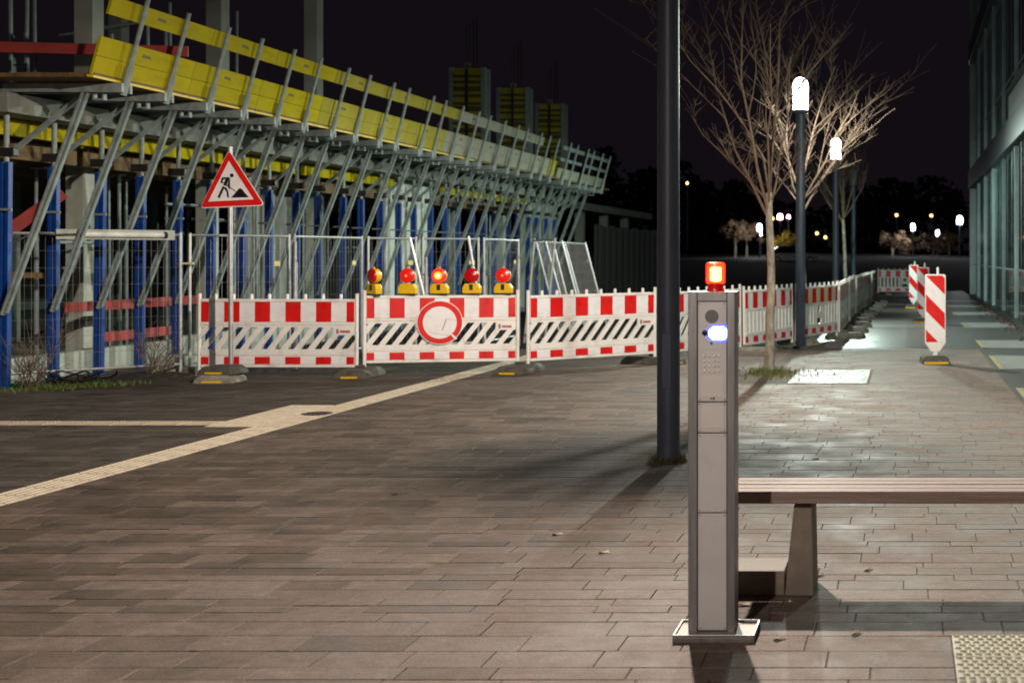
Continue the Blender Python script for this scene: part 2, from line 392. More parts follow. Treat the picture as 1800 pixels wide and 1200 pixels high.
# one shared unit stone with chamfered rim, scaled to each place
def unit_stone():
    m = MB(); c = 0.006
    lo = [(0,0,-1),(1,0,-1),(1,1,-1),(0,1,-1)]
    md = [(0,0,-0.05),(1,0,-0.05),(1,1,-0.05),(0,1,-0.05)]
    hi = [(c,2.2*c,0),(1-c,2.2*c,0),(1-c,1-2.2*c,0),(c,1-2.2*c,0)]
    m.add(lo+md+hi, [(0,1,5,4),(1,2,6,5),(2,3,7,6),(3,0,4,7),(4,5,9,8),(5,6,10,9),(6,7,11,10),(7,4,8,11),(8,9,10,11)])
    return m
us = unit_stone(); ume = us.mesh('paving_stone'); ume.materials.append(M['stone'])
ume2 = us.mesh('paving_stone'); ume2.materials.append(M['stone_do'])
G = 0.0022
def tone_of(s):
    """calm even brown slabs, toned down further for dimmer ground, towards the building site, livelier mix of lighter slabs by the bench"""
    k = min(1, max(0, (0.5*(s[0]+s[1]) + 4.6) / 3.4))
    return 0.07 + 0.42*k + (rnd.random() - 0.5) * (0.22 + 0.42*k)  # left side: browner stone plus dimmer light, both put into the tone
fieldb = {False: [MB(), []], True: [MB(), []]}
for s in stones:
    x0, x1, y0, y1 = s[0]+G, s[1]-G, s[2]+G, s[3]-G
    z = rnd.uniform(-0.0012, 0.0012); tx = rnd.uniform(-0.003, 0.003)
    if s in near:
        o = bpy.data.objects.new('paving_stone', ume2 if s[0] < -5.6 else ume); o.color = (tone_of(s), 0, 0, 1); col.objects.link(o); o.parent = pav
        o.location = (x0, y0, z); o.scale = (x1-x0, y1-y0, 0.03); o.rotation_euler = (0, tx*0.6, 0)
    else:
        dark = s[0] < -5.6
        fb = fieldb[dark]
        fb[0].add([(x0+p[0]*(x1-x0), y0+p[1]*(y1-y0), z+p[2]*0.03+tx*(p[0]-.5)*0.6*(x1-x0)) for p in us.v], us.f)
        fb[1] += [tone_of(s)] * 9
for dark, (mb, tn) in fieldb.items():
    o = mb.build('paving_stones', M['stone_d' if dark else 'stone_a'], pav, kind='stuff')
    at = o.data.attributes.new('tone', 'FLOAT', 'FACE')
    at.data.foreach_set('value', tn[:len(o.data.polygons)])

# tactile guidance strip, cross strip and attention field: cream tiles with ribs or studs
tac = struct(MB().box(STRIP[0], STRIP[1], 4.0, 23.3, -0.010, -0.006).build('tactile_strip', M['joint']))
def tile_mesh(studs, mat, name='tactile_tile'):
    m = MB(); e = 0.298
    m.taper(0.002, e, 0.002, e, -0.008, 0.001, 0.002)
    if studs:
        k = 7
        for i in range(k):
            for j in range(k):
                cx = 0.022 + i*0.0427; cy = 0.022 + j*0.0427
                m.taper(cx-.012, cx+.012, cy-.012, cy+.012, 0.001, 0.0055, 0.006)
    else:
        for i in range(5):
            cx = 0.03 + i*0.06
            m.taper(cx-.013, cx+.013, 0.004, 0.296, 0.001, 0.0055, 0.006, 0.004)
    me = m.mesh(name); me.materials.append(mat); return me
t_rib = tile_mesh(False, M['tactile']); t_stud = tile_mesh(True, M['tactile'])
def put_tile(me, x, y, parent, z=0, rz=0):
    o = bpy.data.objects.new('tactile_tile', me); col.objects.link(o); o.parent = parent
    o.location = (x, y, z + rnd.uniform(-.0008, .0008)); o.rotation_euler = (0, 0, rz)
    return o
y = 4.2
while y < 23.0:
    put_tile(t_stud if 12.6 < y < 14.5 else t_rib, -5.805, y, tac); y += 0.302
tcr = struct(MB().box(-10.9, -6.25, 12.8, 13.1, -0.010, -0.006).build('tactile_cross_strip', M['joint']))
x = -6.552
while x > -10.8:
    put_tile(t_rib, x + 0.30, 12.80, tcr, rz=R(90)); x -= 0.302
tfi = struct(MB().box(-6.25, -5.81, 12.67, 14.5, -0.010, -0.006).build('tactile_field', M['joint']))
for j in range(6):
    for i in range(2):
        o = put_tile(t_stud, -6.25 + i*0.221, 12.675 + j*0.304, tfi); o.scale = (0.72, 1, 1)
# blister tiles by the column: rows of small raised lozenges
bl = struct(MB().box(BLIS[0], BLIS[1], BLIS[2], BLIS[3], -0.010, -0.006).build('blister_paving', M['joint']))
bm_ = MB(); e = 0.299
bm_.taper(0.001, e, 0.001, e, -0.008, 0.001, 0.002)
for j in range(7):
    for i in range(8):
        cx = 0.021 + i*0.0368 + (0.0184 if j % 2 else 0); cy = 0.022 + j*0.0425
        if cx > 0.29: continue
        bm_.add([(cx-.015,cy,.001),(cx,cy-.009,.001),(cx+.015,cy,.001),(cx,cy+.009,.001),(cx-.008,cy,.009),(cx,cy-.005,.009),(cx+.008,cy,.009),(cx,cy+.005,.009)],
                [(0,1,5,4),(1,2,6,5),(2,3,7,6),(3,0,4,7),(4,5,6,7)])
bme = bm_.mesh('blister_tile'); bme.materials.append(M['tactile_g'])
for j in range(5):
    for i in range(3):
        o = bpy.data.objects.new('blister_tile', bme); col.objects.link(o); o.parent = bl
        o.location = (BLIS[0] + i*0.301, BLIS[3] - 0.30 - j*0.301, rnd.uniform(-.001, .001))
# small round cap beside the guidance strip
MB().lathe((-5.66, 13.7, 0.006), [(0.14, -0.01), (0.14, 0.003), (0.12, 0.005), (0.118, 0.002)], 20).build('inspection_cap', M['cover'], tac)

# asphalt verge along the glass building and the path beyond
asp = struct(sheet('asphalt_verge', 1.22, 6.0, 14.2, 23.3, -0.003, M['asphalt']))
pth = struct(sheet('path', -1.6, 2.55, 23.3, 62, -0.006, M['cobble_d']))
sheet('cobble_band', -1.35, 0.75, 23.6, 30.3, 0.0, M['cobble'], pth)
sheet('paver_band', -1.35, 0.75, 30.4, 33.6, 0.002, M['paver_far'], pth)
sheet('paver_band', -1.35, 0.75, 39.0, 41.5, 0.002, M['paver_far'], pth)
sheet('paver_band', -1.35, 0.75, 44.5, 46.5, 0.002, M['paver_far'], pth)
sheet('cover_plate', -1.08, -0.46, 25.3, 27.1, 0.005, M['cover'], pth)
for (a, b) in ((15.0, 16.4), (19.2, 21.7)):
    sheet('pale_slab', 1.36, 2.50, a, b, 0.003, M['slab'], asp)
    sheet('yellow_edge', 1.28, 1.355, a, b, 0.003, M['yline'], asp)
for (a, b) in ((23.6, 25.7), (30.4, 32.5), (36.8, 38.6), (42.5, 44.2), (47.5, 49)):
    sheet('pale_slab', 1.36, 2.50, a, b, 0.001, M['slab'], pth)
    sheet('yellow_edge', 1.28, 1.355, a, b, 0.001, M['yline'], pth)

# tree pit with soil and a wet steel cover
pit = struct(sheet('tree_pit', PIT[0], PIT[1], PIT[2], PIT[3], -0.006, M['soil']))
for k in range(2):
    sheet('steel_cover', -1.40, -0.45, 16.95 + k*1.01, 17.94 + k*1.01, 0.006, M['plate_wet'], pit, th=0.012)

# raised bank far behind
bank = MB()
n = 36
for i in range(n+1):
    xx = -60 + 100 * i / n
    for yy, zz in ((62, -0.05), (78, 0.5 + .2*math.sin(i*1.3)), (92, 1.15 + .15*math.sin(i*.9)), (135, 1.5 + .2*math.sin(i*.7)), (220, 2.2 + .3*math.sin(i*.5)), (300, 3.0 + .6*math.sin(i*.43))):
        bank.v.append((xx * (1 + max(0, yy-92)/120), yy, zz))
for i in range(n):
    for k in range(5):
        a = i*6 + k; bank.f.append((a, a+6, a+7, a+1))
M['bank'] = pm('rough grass bank', (0.018, 0.018, 0.008), (0.008, 0.008, 0.004), scale=0.8, rough=0.95, bump=1, bscale=4)
struct(bank.build('bank', M['bank'], smooth=True))

def tuft(name, pts, mat, h=(0.04, 0.1), parent=None, spread=0.02, w=0.004):
    m = MB()
    for (x, y, z) in pts:
        a = rnd.uniform(0, 6.28); hh = rnd.uniform(*h); lx = rnd.uniform(-1, 1) * hh * 0.6; ly = rnd.uniform(-1, 1) * hh * 0.6
        dx, dy = math.cos(a) * w, math.sin(a) * w
        m.add([(x-dx, y-dy, z), (x+dx, y+dy, z), (x+dx*.6+lx*.4, y+dy*.6+ly*.4, z+hh*.6), (x-dx*.6+lx*.4, y-dy*.6+ly*.4, z+hh*.6), (x+lx, y+ly, z+hh)],
              [(0,1,2,3), (3,2,4)])
    return m.build(name, mat, parent, kind='stuff')
g = lambda s: rnd.gauss(0, s)
tag(tuft('grass', [(-1.74+g(.14), 18.42+g(.16), -0.006) for _ in range(260)], M['grass'], (0.03, 0.12), w=0.008), 'green grass tuft growing round the pale tree foot', 'grass')
tag(tuft('weeds', [(-1.74+g(.33), 18.3+g(.4), -0.006) for _ in range(350)], M['drygrass'], (0.02, 0.07), w=0.008), 'thin dry weeds in the soil of the tree pit', 'weeds')
def around(cx, cy, r, n): 
    return [(cx + (r+abs(g(.035)))*math.cos(t), cy + (r+abs(g(.035)))*math.sin(t), -0.004) for t in (rnd.uniform(0, 6.28) for _ in range(n))]
tag(tuft('weeds', around(-1.743, 10.5, 0.09, 420), M['drygrass'], (0.015, 0.09), w=0.003), 'dry weeds and moss ringing the foot of the big lamp post', 'weeds')
tag(tuft('grass', [(rnd.uniform(-11.2, -8.6) , 0, 0) for _ in range(0)] + [(x, y, -0.008) for x, y in ((rnd.uniform(-10.9, -8.9), rnd.uniform(14.2, 17.0)) for _ in range(5200)) if y > 16.95 + (x + 10.9) * 0.05 - 1.55 * max(0, min(1, (-8.95 - x) / 1.7)) ** 0.6 + g(.12)],
    M['grass'], (0.02, 0.07), w=0.008), 'strip of short grass in front of the building site fence', 'grass')

# ================================================================== STREET LAMPS
WARM = (1.0, 0.80, 0.65)
def lens_mat(c, s):
    """milky lamp glass: glows itself and lets the bulb's light through"""
    m = em('lamp glass', c, s); nt = m.node_tree
    e = nt.nodes['Emission']; o = nt.nodes['Material Output']
    t = nd(nt, 'ShaderNodeBsdfTransparent'); t.inputs[0].default_value = (1, 1, 1, 1)
    a = nd(nt, 'ShaderNodeAddShader')
    nt.links.new(e.outputs[0], a.inputs[0]); nt.links.new(t.outputs[0], a.inputs[1]); nt.links.new(a.outputs[0], o.inputs[0])
    return m
M['lens_off'] = pm('unlit lamp glass', (0.25, 0.27, 0.27), rough=0.15, bump=0)
def photometric(ld_):
    """light distribution of the luminaire: widest sideways and down, little above its rim"""
    ld_.use_nodes = True; nt = ld_.node_tree; L = nt.links.new
    e = [n for n in nt.nodes if n.type == 'EMISSION'][0]
    g_ = nd(nt, 'ShaderNodeNewGeometry'); sx = nd(nt, 'ShaderNodeSeparateXYZ'); L(g_.outputs['Incoming'], sx.inputs[0])
    mr = nd(nt, 'ShaderNodeMapRange', interpolation_type='SMOOTHSTEP'); mr.inputs[1].default_value = 0.14; mr.inputs[2].default_value = -0.34; mr.inputs[3].default_value = 0.075; mr.inputs[4].default_value = 1.0
    L(sx.outputs[2], mr.inputs[0])
    sq = nd(nt, 'ShaderNodeMath', operation='MULTIPLY'); L(sx.outputs[2], sq.inputs[0]); L(sx.outputs[2], sq.inputs[1])
    om = nd(nt, 'ShaderNodeMath', operation='SUBTRACT'); om.inputs[0].default_value = 1.0; L(sq.outputs[0], om.inputs[1])
    mu = nd(nt, 'ShaderNodeMath', operation='MULTIPLY'); L(om.outputs[0], mu.inputs[0]); L(mr.outputs[0], mu.inputs[1])
    L(mu.outputs[0], e.inputs['Strength'])
def street_lamp(x, y, c, watts, label, h=3.97, group='lamp posts along the street'):
    lens = lens_mat(c, GLOW) if watts else M['lens_off']
    t = thing('street_lamp', label, 'street lamp', (x, y, 0), group=group)
    MB().lathe((0,0,0), [(0.084, -0.01), (0.084, 1.0), (0.080, h-0.05)], 28).build('pole', M['pole'], t, smooth=True)
    MB().lathe((0,0,h-0.06), [(0.085, 0), (0.125, 0.03), (0.135, 0.06), (0.135, 0.075)], 28).build('collar', M['pole'], t, smooth=True)
    MB().lathe((0,0,h+0.015), [(0.128, 0), (0.132, 0.40), (0.125, 0.45), (0.105, 0.50), (0.07, 0.535), (0.02, 0.55)], 24).build('lamp_glass', lens, t, smooth=True)
    if watts:      # the bulb: thrown downwards by the reflector under the dome
        ld_ = bpy.data.lights.new('bulb', 'POINT'); ld_.energy = watts; ld_.color = c; ld_.shadow_soft_size = 0.07; photometric(ld_)
        lo = bpy.data.objects.new('bulb', ld_); col.objects.link(lo); lo.parent = t; lo.location = (0, 0, h + 0.40)
    MB().box(-0.035, 0.035, -0.0865, -0.07, 0.55, 0.95).build('service_door', M['pole'], t, bevel=0.004)
    return t
GLOW = 7
street_lamp(-1.743, 10.5, (1.0, 0.84, 0.71), 3800, 'tall thick blue-grey lamp post just behind the intercom column')
street_lamp(-1.85, -2.4, (1.0, 0.85, 0.74), 1500, 'lamp post lighting the pavement before the intercom column')
street_lamp(-1.76, 24.05, (0.97, 1.0, 0.88), 2400, 'lit lamp post rising among bare branches beside the slatted barriers')
street_lamp(-1.76, 36.4, (0.80, 1.0, 0.88), 2600, 'lit lamp post behind the bend of the barrier line')
street_lamp(2.15, 17.6, (0.86, 1.0, 0.90), 800, 'added green white lamp post, out of view by the glass building')  # unseen lamp added for the greenish light on the right-hand side
street_lamp(-1.76, 49.2, (1, 1, 1), 0, 'dark unlit lamp post behind the thin pale tree')

def glow_glass(name, tint, c, s):
    m = tinted_glass(name, tint, 0.15); nt = m.node_tree; o = nt.nodes['Material Output']
    e = nd(nt, 'ShaderNodeEmission'); e.inputs[0].default_value = (*c, 1); e.inputs[1].default_value = s
    a = nd(nt, 'ShaderNodeAddShader'); l = o.inputs[0].links[0].from_socket
    nt.links.new(l, a.inputs[0]); nt.links.new(e.outputs[0], a.inputs[1]); nt.links.new(a.outputs[0], o.inputs[0])
    return m
# ================================================================== INTERCOM COLUMN
XC, YC = -0.771, 5.68
ic = thing('intercom_column', 'steel intercom column with keypad and glowing red beacon on top', 'intercom', (XC, YC, 0))
W = 0.0935
b = MB()
b.box(-W, -W+0.036, 0, 0.125, 0.02, 1.378)
b.box(W-0.032, W, 0, 0.125, 0.02, 1.378)
b.box(-W+0.036, W-0.032, 0, 0.125, 1.339, 1.378)
b.box(-W+0.036, W-0.032, 0.03, 0.125, 0.02, 1.339)
b.build('housing', M['steel'], ic, bevel=0.0025)
b = MB().box(-0.142, 0.180, -0.09, 0.155, 0.0, 0.022)
base = b.build('base_plate', M['steel_d'], ic, bevel=0.003)
for a in ((-0.142, 0.180, -0.09, -0.082), (-0.142, 0.180, 0.147, 0.155)):
    MB().box(a[0], a[1], a[2], a[3], 0.0225, 0.032).build('rim', M['steel'], base, bevel=0.001)
for a in ((-0.142, -0.134), (0.172, 0.180)):
    MB().box(a[0], a[1], -0.081, 0.146, 0.0225, 0.032).build('rim', M['steel'], base, bevel=0.001)
PX0, PX1 = -W+0.0385, W-0.0345
PC = (PX0+PX1)/2
def ipanel(z0, z1, name='front_panel', mat='alu'):
    p = MB().box(PX0, PX1, 0.008, 0.028, z0+0.0015, z1-0.0015).build(name, M[mat], ic, bevel=0.0015)
    for sx in (PX0+0.008, PX1-0.008):
        for sz in (z0+0.009, z1-0.009):
            MB().lathe((sx, 0.008, sz), [(0.0026, 0), (0.0026, 0.001), (0.0018, 0.0016)], 8, axis='y').build('screw', M['darkmetal'], p)
    return p
p1 = ipanel(0.938, 1.338)
p2 = ipanel(0.814, 0.936)
p3 = ipanel(0.495, 0.812)
p4 = ipanel(0.024, 0.493)
u = lambda xp: (xp - 1590) * 5.69 / 2500 - XC
w_ = lambda yp: 1.52 - (yp - 450) * 5.69 / 2500
def raised(x0, x1, y0, y1, name, mat, th=0.0016, parent=p1):
    return MB().box(u(x0), u(x1), 0.0078-th, 0.0078, w_(y1), w_(y0)).build(name, M[mat], parent, bevel=0.0006)
raised(1232, 1272, 536, 575, 'module_plate', 'alu')
raised(1232, 1272, 578, 614, 'module_plate', 'alu')
raised(1232, 1272, 617, 657, 'module_plate', 'alu')
raised(1232, 1272, 660, 697, 'label_plate', 'alu2')
raised(1232.5, 1272.5, 712, 751, 'label_plate', 'alu2', parent=p2)
sp = MB().lathe((u(1251.5), 0.0062, w_(556)), [(0.027, 0), (0.027, 0.0012), (0.025, 0.002)], 28, axis='y').build('loudspeaker', M['grille'], p1)
MB().lathe((u(1239.5), 0.0062, w_(585)), [(0.0115, 0), (0.0115, 0.004), (0.009, 0.007), (0.004, 0.009)], 18, axis='y').build('camera_lens', M['darkmetal'], p1, smooth=True)
dz = w_(585.5); dx = u(1262)
pts = [(-.036,-.011),(-.020,-.027),(.025,-.027),(.036,-.014),(.036,.014),(.025,.027),(-.020,.027),(-.036,.011)]
MB().prism([(dx+a, 0.0030, dz+c) for a, c in pts], (0, 0.0032, 0)).build('display', em('display light', (0.66, 0.74, 1.0), 5), p1)
sc_ = lambda k, y_: [(dx+a*k, y_, dz+c*k) for a, c in pts]
MB().ring(sc_(1.30, 0.0040), sc_(1.02, 0.0040), (0, 0.0022, 0)).build('display_halo', em('blue display halo', (0.14, 0.20, 1.0), 1.5), p1)  # glowing ring added to imitate the bluish halo round the display
MB().prism([(u(1251)+a*0.006, 0.0045, w_(603)+c*0.007) for a, c in ((0,-1),(1,0),(0,1),(-1,0))], (0, 0.0015, 0)).build('symbol', M['darkmetal'], p1)
for r_ in range(4):
    for c_ in range(4):
        MB().lathe((u(1238.3 + 8.7*c_), 0.0062, w_(625.5 + 8.7*r_)), [(0.0062, 0), (0.0062, 0.002), (0.0048, 0.0042), (0.002, 0.0052)], 12, axis='y').build('key', M['chrome'], p1, smooth=True)
raised(1249, 1252, 699, 701.5, 'mark', 'darkmetal'); raised(1253.5, 1256.5, 698, 702, 'mark', 'ink')
# beacon on top
bx_, by_ = u(1255), 0.06
bc = MB().lathe((bx_, by_, 1.3785), [(0.036, 0), (0.034, 0.010), (0.031, 0.012), (0.031, 0.030), (0.035, 0.033)], 24).build('beacon', M['refl_r'], ic, smooth=True)
MB().lathe((bx_, by_, 1.4115), [(0.010, 0.006), (0.022, 0.011), (0.022, 0.060), (0.01, 0.065)], 20).build('bulb', em('beacon bulb', (1.0, 0.80, 0.55), 48), bc)
MB().lathe((bx_, by_, 1.411), [(0.036, 0), (0.0375, 0.004), (0.0375, 0.074), (0.035, 0.081), (0.022, 0.084)], 24).build('lens', glow_glass('red beacon glass', (1.0, 0.11, 0.03), (1.0, 0.008, 0.004), 2.6), bc, smooth=True)

# ================================================================== BENCH
bn = thing('bench', 'wooden slat bench on concrete legs behind the intercom column', 'bench', (0, 0, 0))
for k in range(4):
    y0 = 6.29 + k * 0.104
    MB().box(-0.78, 2.2, y0, y0+0.092, 0.437 if k else 0.425, 0.48 - 0.001*(k % 2)).build('slat', M['wood'], bn, bevel=0.006)
for lx in (0.0, 2.35):
    m = MB()
    pr = [(-.537, 0), (-.405, 0), (-.413, .412), (-.494, .412)]
    m.prism([(x_+lx, 6.36, z_) for x_, z_ in pr], (0, 0.30, 0))
    lg = m.build('leg', M['concrete'], bn, bevel=0.008)
    for sx in (-.487, -.452, -.421):
        MB().box(sx+lx-.006, sx+lx+.006, 6.37, 6.64, 0.4125, 0.4245).build('bracket', M['darkmetal'], lg)
MB().box(-0.93, -0.538, 6.375, 6.66, 0.0, 0.11).build('footing', M['concrete'], bn, bevel=0.006)

# ================================================================== BARRIERS
ZB = dict(b0=0.12, b1=0.155, s0=0.157, s1=0.252, m0=0.268, m1=0.318, p0=0.32, p1=0.653, r0=0.655, r1=0.69, f0=0.694, f1=0.944, t0=0.946, t1=0.982)
def blocks(t, x0, x1, z0, z1, yf, mats=None, n=10):
    wb = (x1 - x0) / n
    edges = [x0, x0+wb/2] + [x0+wb/2+wb*k for k in range(1, n)] + [x1]
    for k in range(len(edges)-1):
        red = (k % 2 == 0)
        mm = M['refl_r'] if red else (mats[k] if mats else M['refl_w'])
        MB().box(edges[k]+.0008, edges[k+1]-.0008, yf, yf+0.006, z0, z1).build('red_field' if red else 'white_field', mm, t)
def barrier(kind, label, L_=1.98, group=None, yellowed=False, pegs=True):
    t = thing('barrier', label, 'barrier', group=group)
    wm = M['white']
    for x in (0.0, L_-0.045):
        MB().tube((x+.0225, 0, 0.05), (x+.0225, 0, 1.05), 0.0225, n=12).build('post', wm, t, smooth=True)
    A, B = 0.046, L_-0.046
    m = MB()
    m.box(A, B, -0.024, 0.024, ZB['b0'], ZB['b1']).box(A, B, -0.022, 0.022, ZB['m0'], ZB['m1']).box(A, B, -0.022, 0.022, ZB['r0'], ZB['r1']).box(A, B, -0.024, 0.024, ZB['t0'], ZB['t1'])
    m.build('rail', wm, t, bevel=0.006)
    MB().box(A, B, -0.012, 0.012, ZB['f0']-.003, ZB['f1']+.001).build('field_board', wm, t)
    MB().box(A, B, -0.012, 0.012, ZB['s0'], ZB['s1']+.015).build('field_board', wm, t)
    ym = [M['refl_y']]*12 if yellowed else None
    blocks(t, A+.004, B-.004, ZB['f0'], ZB['f1'], -0.0185, ym)
    blocks(t, A+.004, B-.004, ZB['s0']+.003, ZB['s1'], -0.0185)
    if pegs:
        for k in range(1, 9):
            MB().lathe((L_*k/9, 0, ZB['t1']), [(0.02, -.002), (0.02, 0.05), (0.014, 0.062)], 10).build('peg', wm, t, smooth=True)
    p0, p1 = ZB['p0'], ZB['p1']
    if kind == 'slot':
        n = 12; pitch = (B - A) / (n - 0.6); lean = (p1 - p0) * 0.78
        MB().box(A, B, -.014, .014, p0, p0+.028).build('slot_plate', wm, t)
        MB().box(A, B, -.014, .014, p1-.028, p1).build('slot_plate', wm, t)
        q0, q1 = p0+.0285, p1-.0285
        sl = lean * (q1-q0) / (p1-p0)
        wbar = pitch * 0.50
        k = -3
        while True:
            xb = A + k*pitch - 0.02
            if xb > B: break
            pg = [(xb, q0), (xb+wbar, q0), (xb+wbar+sl, q1), (xb+sl, q1)]
            # clip to A..B
            def clip(poly, xc, keep_gt):
                out = []
                for i in range(len(poly)):
                    a, b2 = poly[i], poly[(i+1) % len(poly)]
                    ia = (a[0] >= xc) if keep_gt else (a[0] <= xc); ib = (b2[0] >= xc) if keep_gt else (b2[0] <= xc)
                    if ia: out.append(a)
                    if ia != ib:
                        f = (xc - a[0]) / (b2[0] - a[0]); out.append((xc, a[1] + f*(b2[1]-a[1])))
                return out
            pg = clip(pg, A, True)
            if len(pg) > 2: pg = clip(pg, B, False)
            if len(pg) > 2:
                MB().prism([(x_, -.012, z_) for x_, z_ in pg], (0, .024, 0)).build('slat', wm, t)
            k += 1
        # solid corner with small printed mark
        MB().box(B-.26, B-.002, -.0155, .0125, p1-.125, p1-.029).build('corner_plate', wm, t)
        MB().box(B-.225, B-.195, -.0175, -.0157, p1-.108, p1-.05).build('printed_mark', M['redtext'], t)
        MB().box(B-.18, B-.055, -.0175, -.0157, p1-.098, p1-.066).build('printed_mark', M['redtext'], t)
    else:
        n = 13; pitch = (B - A) / n
        for k in range(n):
            if k in (6, 7): continue
            MB().box(A + k*pitch + .028, A + (k+1)*pitch - .028, -.014, .014, p0, p1).build('slat', wm, t, bevel=0.003)
        x0, x1 = A + 6*pitch - .01, A + 8*pitch + .01; c0 = (x0+x1)/2
        m = MB()
        m.box(x0, x1, -.016, .016, p0+.10, p1-.125).box(x0, x1, -.016, .016, p1-.02, p1)
        m.box(x0, c0-.06, -.016, .016, p1-.1245, p1-.0205).box(c0+.06, x1, -.016, .016, p1-.1245, p1-.0205)
        m.box(x0, x0+.05, -.016, .016, p0, p0+.0995).box(x1-.05, x1, -.016, .016, p0, p0+.0995)
        m.build('centre_plate', wm, t)
    return t
def put(t, A, B, dz=0.0):
    A = Vector(A); B = Vector(B); d = B - A
    t.location = (A.x, A.y, dz); t.rotation_euler = (0, 0, math.atan2(d.y, d.x))
    t.scale = (d.length / 1.98, 1, 1)
    t.rotation_euler.x = R(rnd.uniform(-1.2, 1.2)); t.rotation_euler.y = R(rnd.uniform(-.45, .45))
    return t
BG = 'red and white barriers closing the street'
s0 = barrier('slot', 'slotted white barrier behind the roadworks warning sign', group=BG)
s1 = copy_tree(s0); s2 = copy_tree(s0); s3 = copy_tree(s0)
put(s0, (-8.91, 17.92), (-6.90, 17.97))
put(s1, (-6.905, 18.12), (-5.045, 18.62), 0.035); s1['label'] = 'slotted barrier carrying the warning lamps and the round sign'
put(s2, (-4.955, 18.64), (-3.49, 19.98), 0.02); s2['label'] = 'slotted barrier standing between the lamp barrier and the big lamp post'
put(s3, (-3.44, 20.05), (-2.545, 22.13), 0.02); s3['label'] = 'slotted barrier half hidden by the big lamp post and intercom column'
for o in list(s1.children):
    if o.name.startswith('peg'): bpy.data.objects.remove(o)
v0 = barrier('slat', 'vertical slat barrier behind the pale trunk of the tree in the soil pit', group=BG)
v1 = barrier('slat', 'vertical slat barrier with yellowed stripes at the bend', group=BG, yellowed=True)
put(v0, (-2.51, 22.2), (-1.90, 24.12), 0.0); put(v1, (-1.86, 24.22), (-1.24, 26.1), 0.0)
ys = 26.2; xs = -1.21; jog = [0.02, 0.0, -0.05, 0.03, 0.05, 0.02, 0.04, 0.06, 0.02, 0.03]
line = []
for k in range(10):
    c = copy_tree(v0); c['label'] = f'vertical slat barrier along the path, {ORD[k]} after the bend'
    nx = xs + jog[k]; put(c, (xs, ys), (nx, ys + 2.05), 0.0); line.append((xs, ys)); xs = nx + (0.03 if k % 2 else -0.02); ys += 2.1
e1 = copy_tree(v0); e1['label'] = 'barrier set across the path at its far end'
put(e1, (-1.07, 56), (0.93, 56.2))
# rubber feet
def foot_mesh(name, label, mat, loc, rz, group='feet holding the barriers', strip=True, scale=1.0, h=0.11):
    t = thing(name, label, 'ballast', loc, rz, group)
    MB().taper(-.20, .20, -.42, .42, 0, h*.55, .012).build('block', mat, t, bevel=0.008)
    MB().taper(-.185, .185, -.40, .40, h*.552, h, .05).build('upper_block', mat, t, bevel=0.008)
    MB().box(-.05, .05, -.05, .05, h+.0005, h+.035).build('socket', mat, t, bevel=0.006)
    if strip: MB().box(-.11, .09, -.4235, -.414, 0.010, 0.032).build('reflector', M['tyellow'], t)
    t.scale = (scale, scale, 1)
    return t
foot_mesh('ballast_block', 'dark rubber foot under the joint beside the lamp barrier, nearest the warning sign', M['rubber'], (-6.87, 17.95, 0), R(4))
foot_mesh('ballast_block', 'rubber foot under the joint right of the round sign where the tactile strip ends', M['rubber'], (-5.02, 18.55, 0), R(-6))
foot_mesh('ballast_block', 'dark rubber foot behind the big lamp post', M['rubber'], (-3.55, 20.1, 0), R(70))
foot_mesh('ballast_block', 'dusty pale foot with yellow edge beside the intercom column', M['rubber_p'], (-2.45, 22.1, 0), R(60))
foot_mesh('ballast_block', 'dusty foot near the lamp post among the slatted barriers', M['rubber_p'], (-1.82, 24.35, 0), R(72), scale=.8)
for k, (fx, fy) in enumerate(line):
    foot_mesh('ballast_block', f'black rubber foot jutting onto the path, {ORD[k]} after the bend', M['rubber'], (fx+.12, fy, 0), R(90 + rnd.uniform(-12, 12)), strip=(k % 3 == 1), scale=.85, h=0.12)
foot_mesh('ballast_block', 'foot under the barrier across the end of the path', M['rubber'], (-.6, 56.1, 0), 0)

# ------------------------------------------------------------------ warning lamps on barrier
def warning_lamp(label, lit, loc, rz):
    t = thing('warning_lamp', label, 'warning lamp', loc, rz, 'red warning lamps on the barrier')
    hs = MB()
    hs.prism([(-.115, -.045, 0), (.115, -.045, 0), (.115, -.045, .075), (.085, -.045, .128), (-.085, -.045, .128), (-.115, -.045, .075)], (0, .09, 0))
    h = hs.build('housing', M['tyellow'], t, bevel=0.008)
    MB().box(-.022, .022, -.052, -.046, .045, .118).build('clasp', M['cover'], h)
    MB().box(-.105, .105, -.035, .035, -.018, -.0005).build('foot', M['cover'], t)
    zc = .232
    MB().lathe((0, .0, zc), [(.06, -.075), (.085, -.05), (.094, .018)], 24, axis='y').build('case', M['tyellow'], t, smooth=True)
    lm = M['lens_lit'] if lit == 2 else (M['lens_half'] if lit == 1 else M['lens_red'])
    ln = MB().lathe((0, -.0185, zc), [(.093, 0), (.096, .008), (.088, .03), (.055, .044), (.02, .05)], 24, axis='y').build('lens', lm, t, smooth=True)
    if lit:
        r_ = .052 if lit == 2 else .016
        MB().lathe((0, -.070, zc), [(r_, 0), (r_*.9, .003), (r_*.35, .005)], 18, axis='y').build('bulb', M['bulb2'] if lit == 2 else M['bulb1'], ln, smooth=True)
        if lit == 2: MB().lathe((0, -.0755, zc), [(.020, 0), (.014, .003)], 14, axis='y').build('filament', M['bulb3'], ln, smooth=True)
    MB().tube((0, 0, zc+.09), (0, 0, zc+.115), .012, n=8).build('bolt', M['tyellow'], t)
    return t
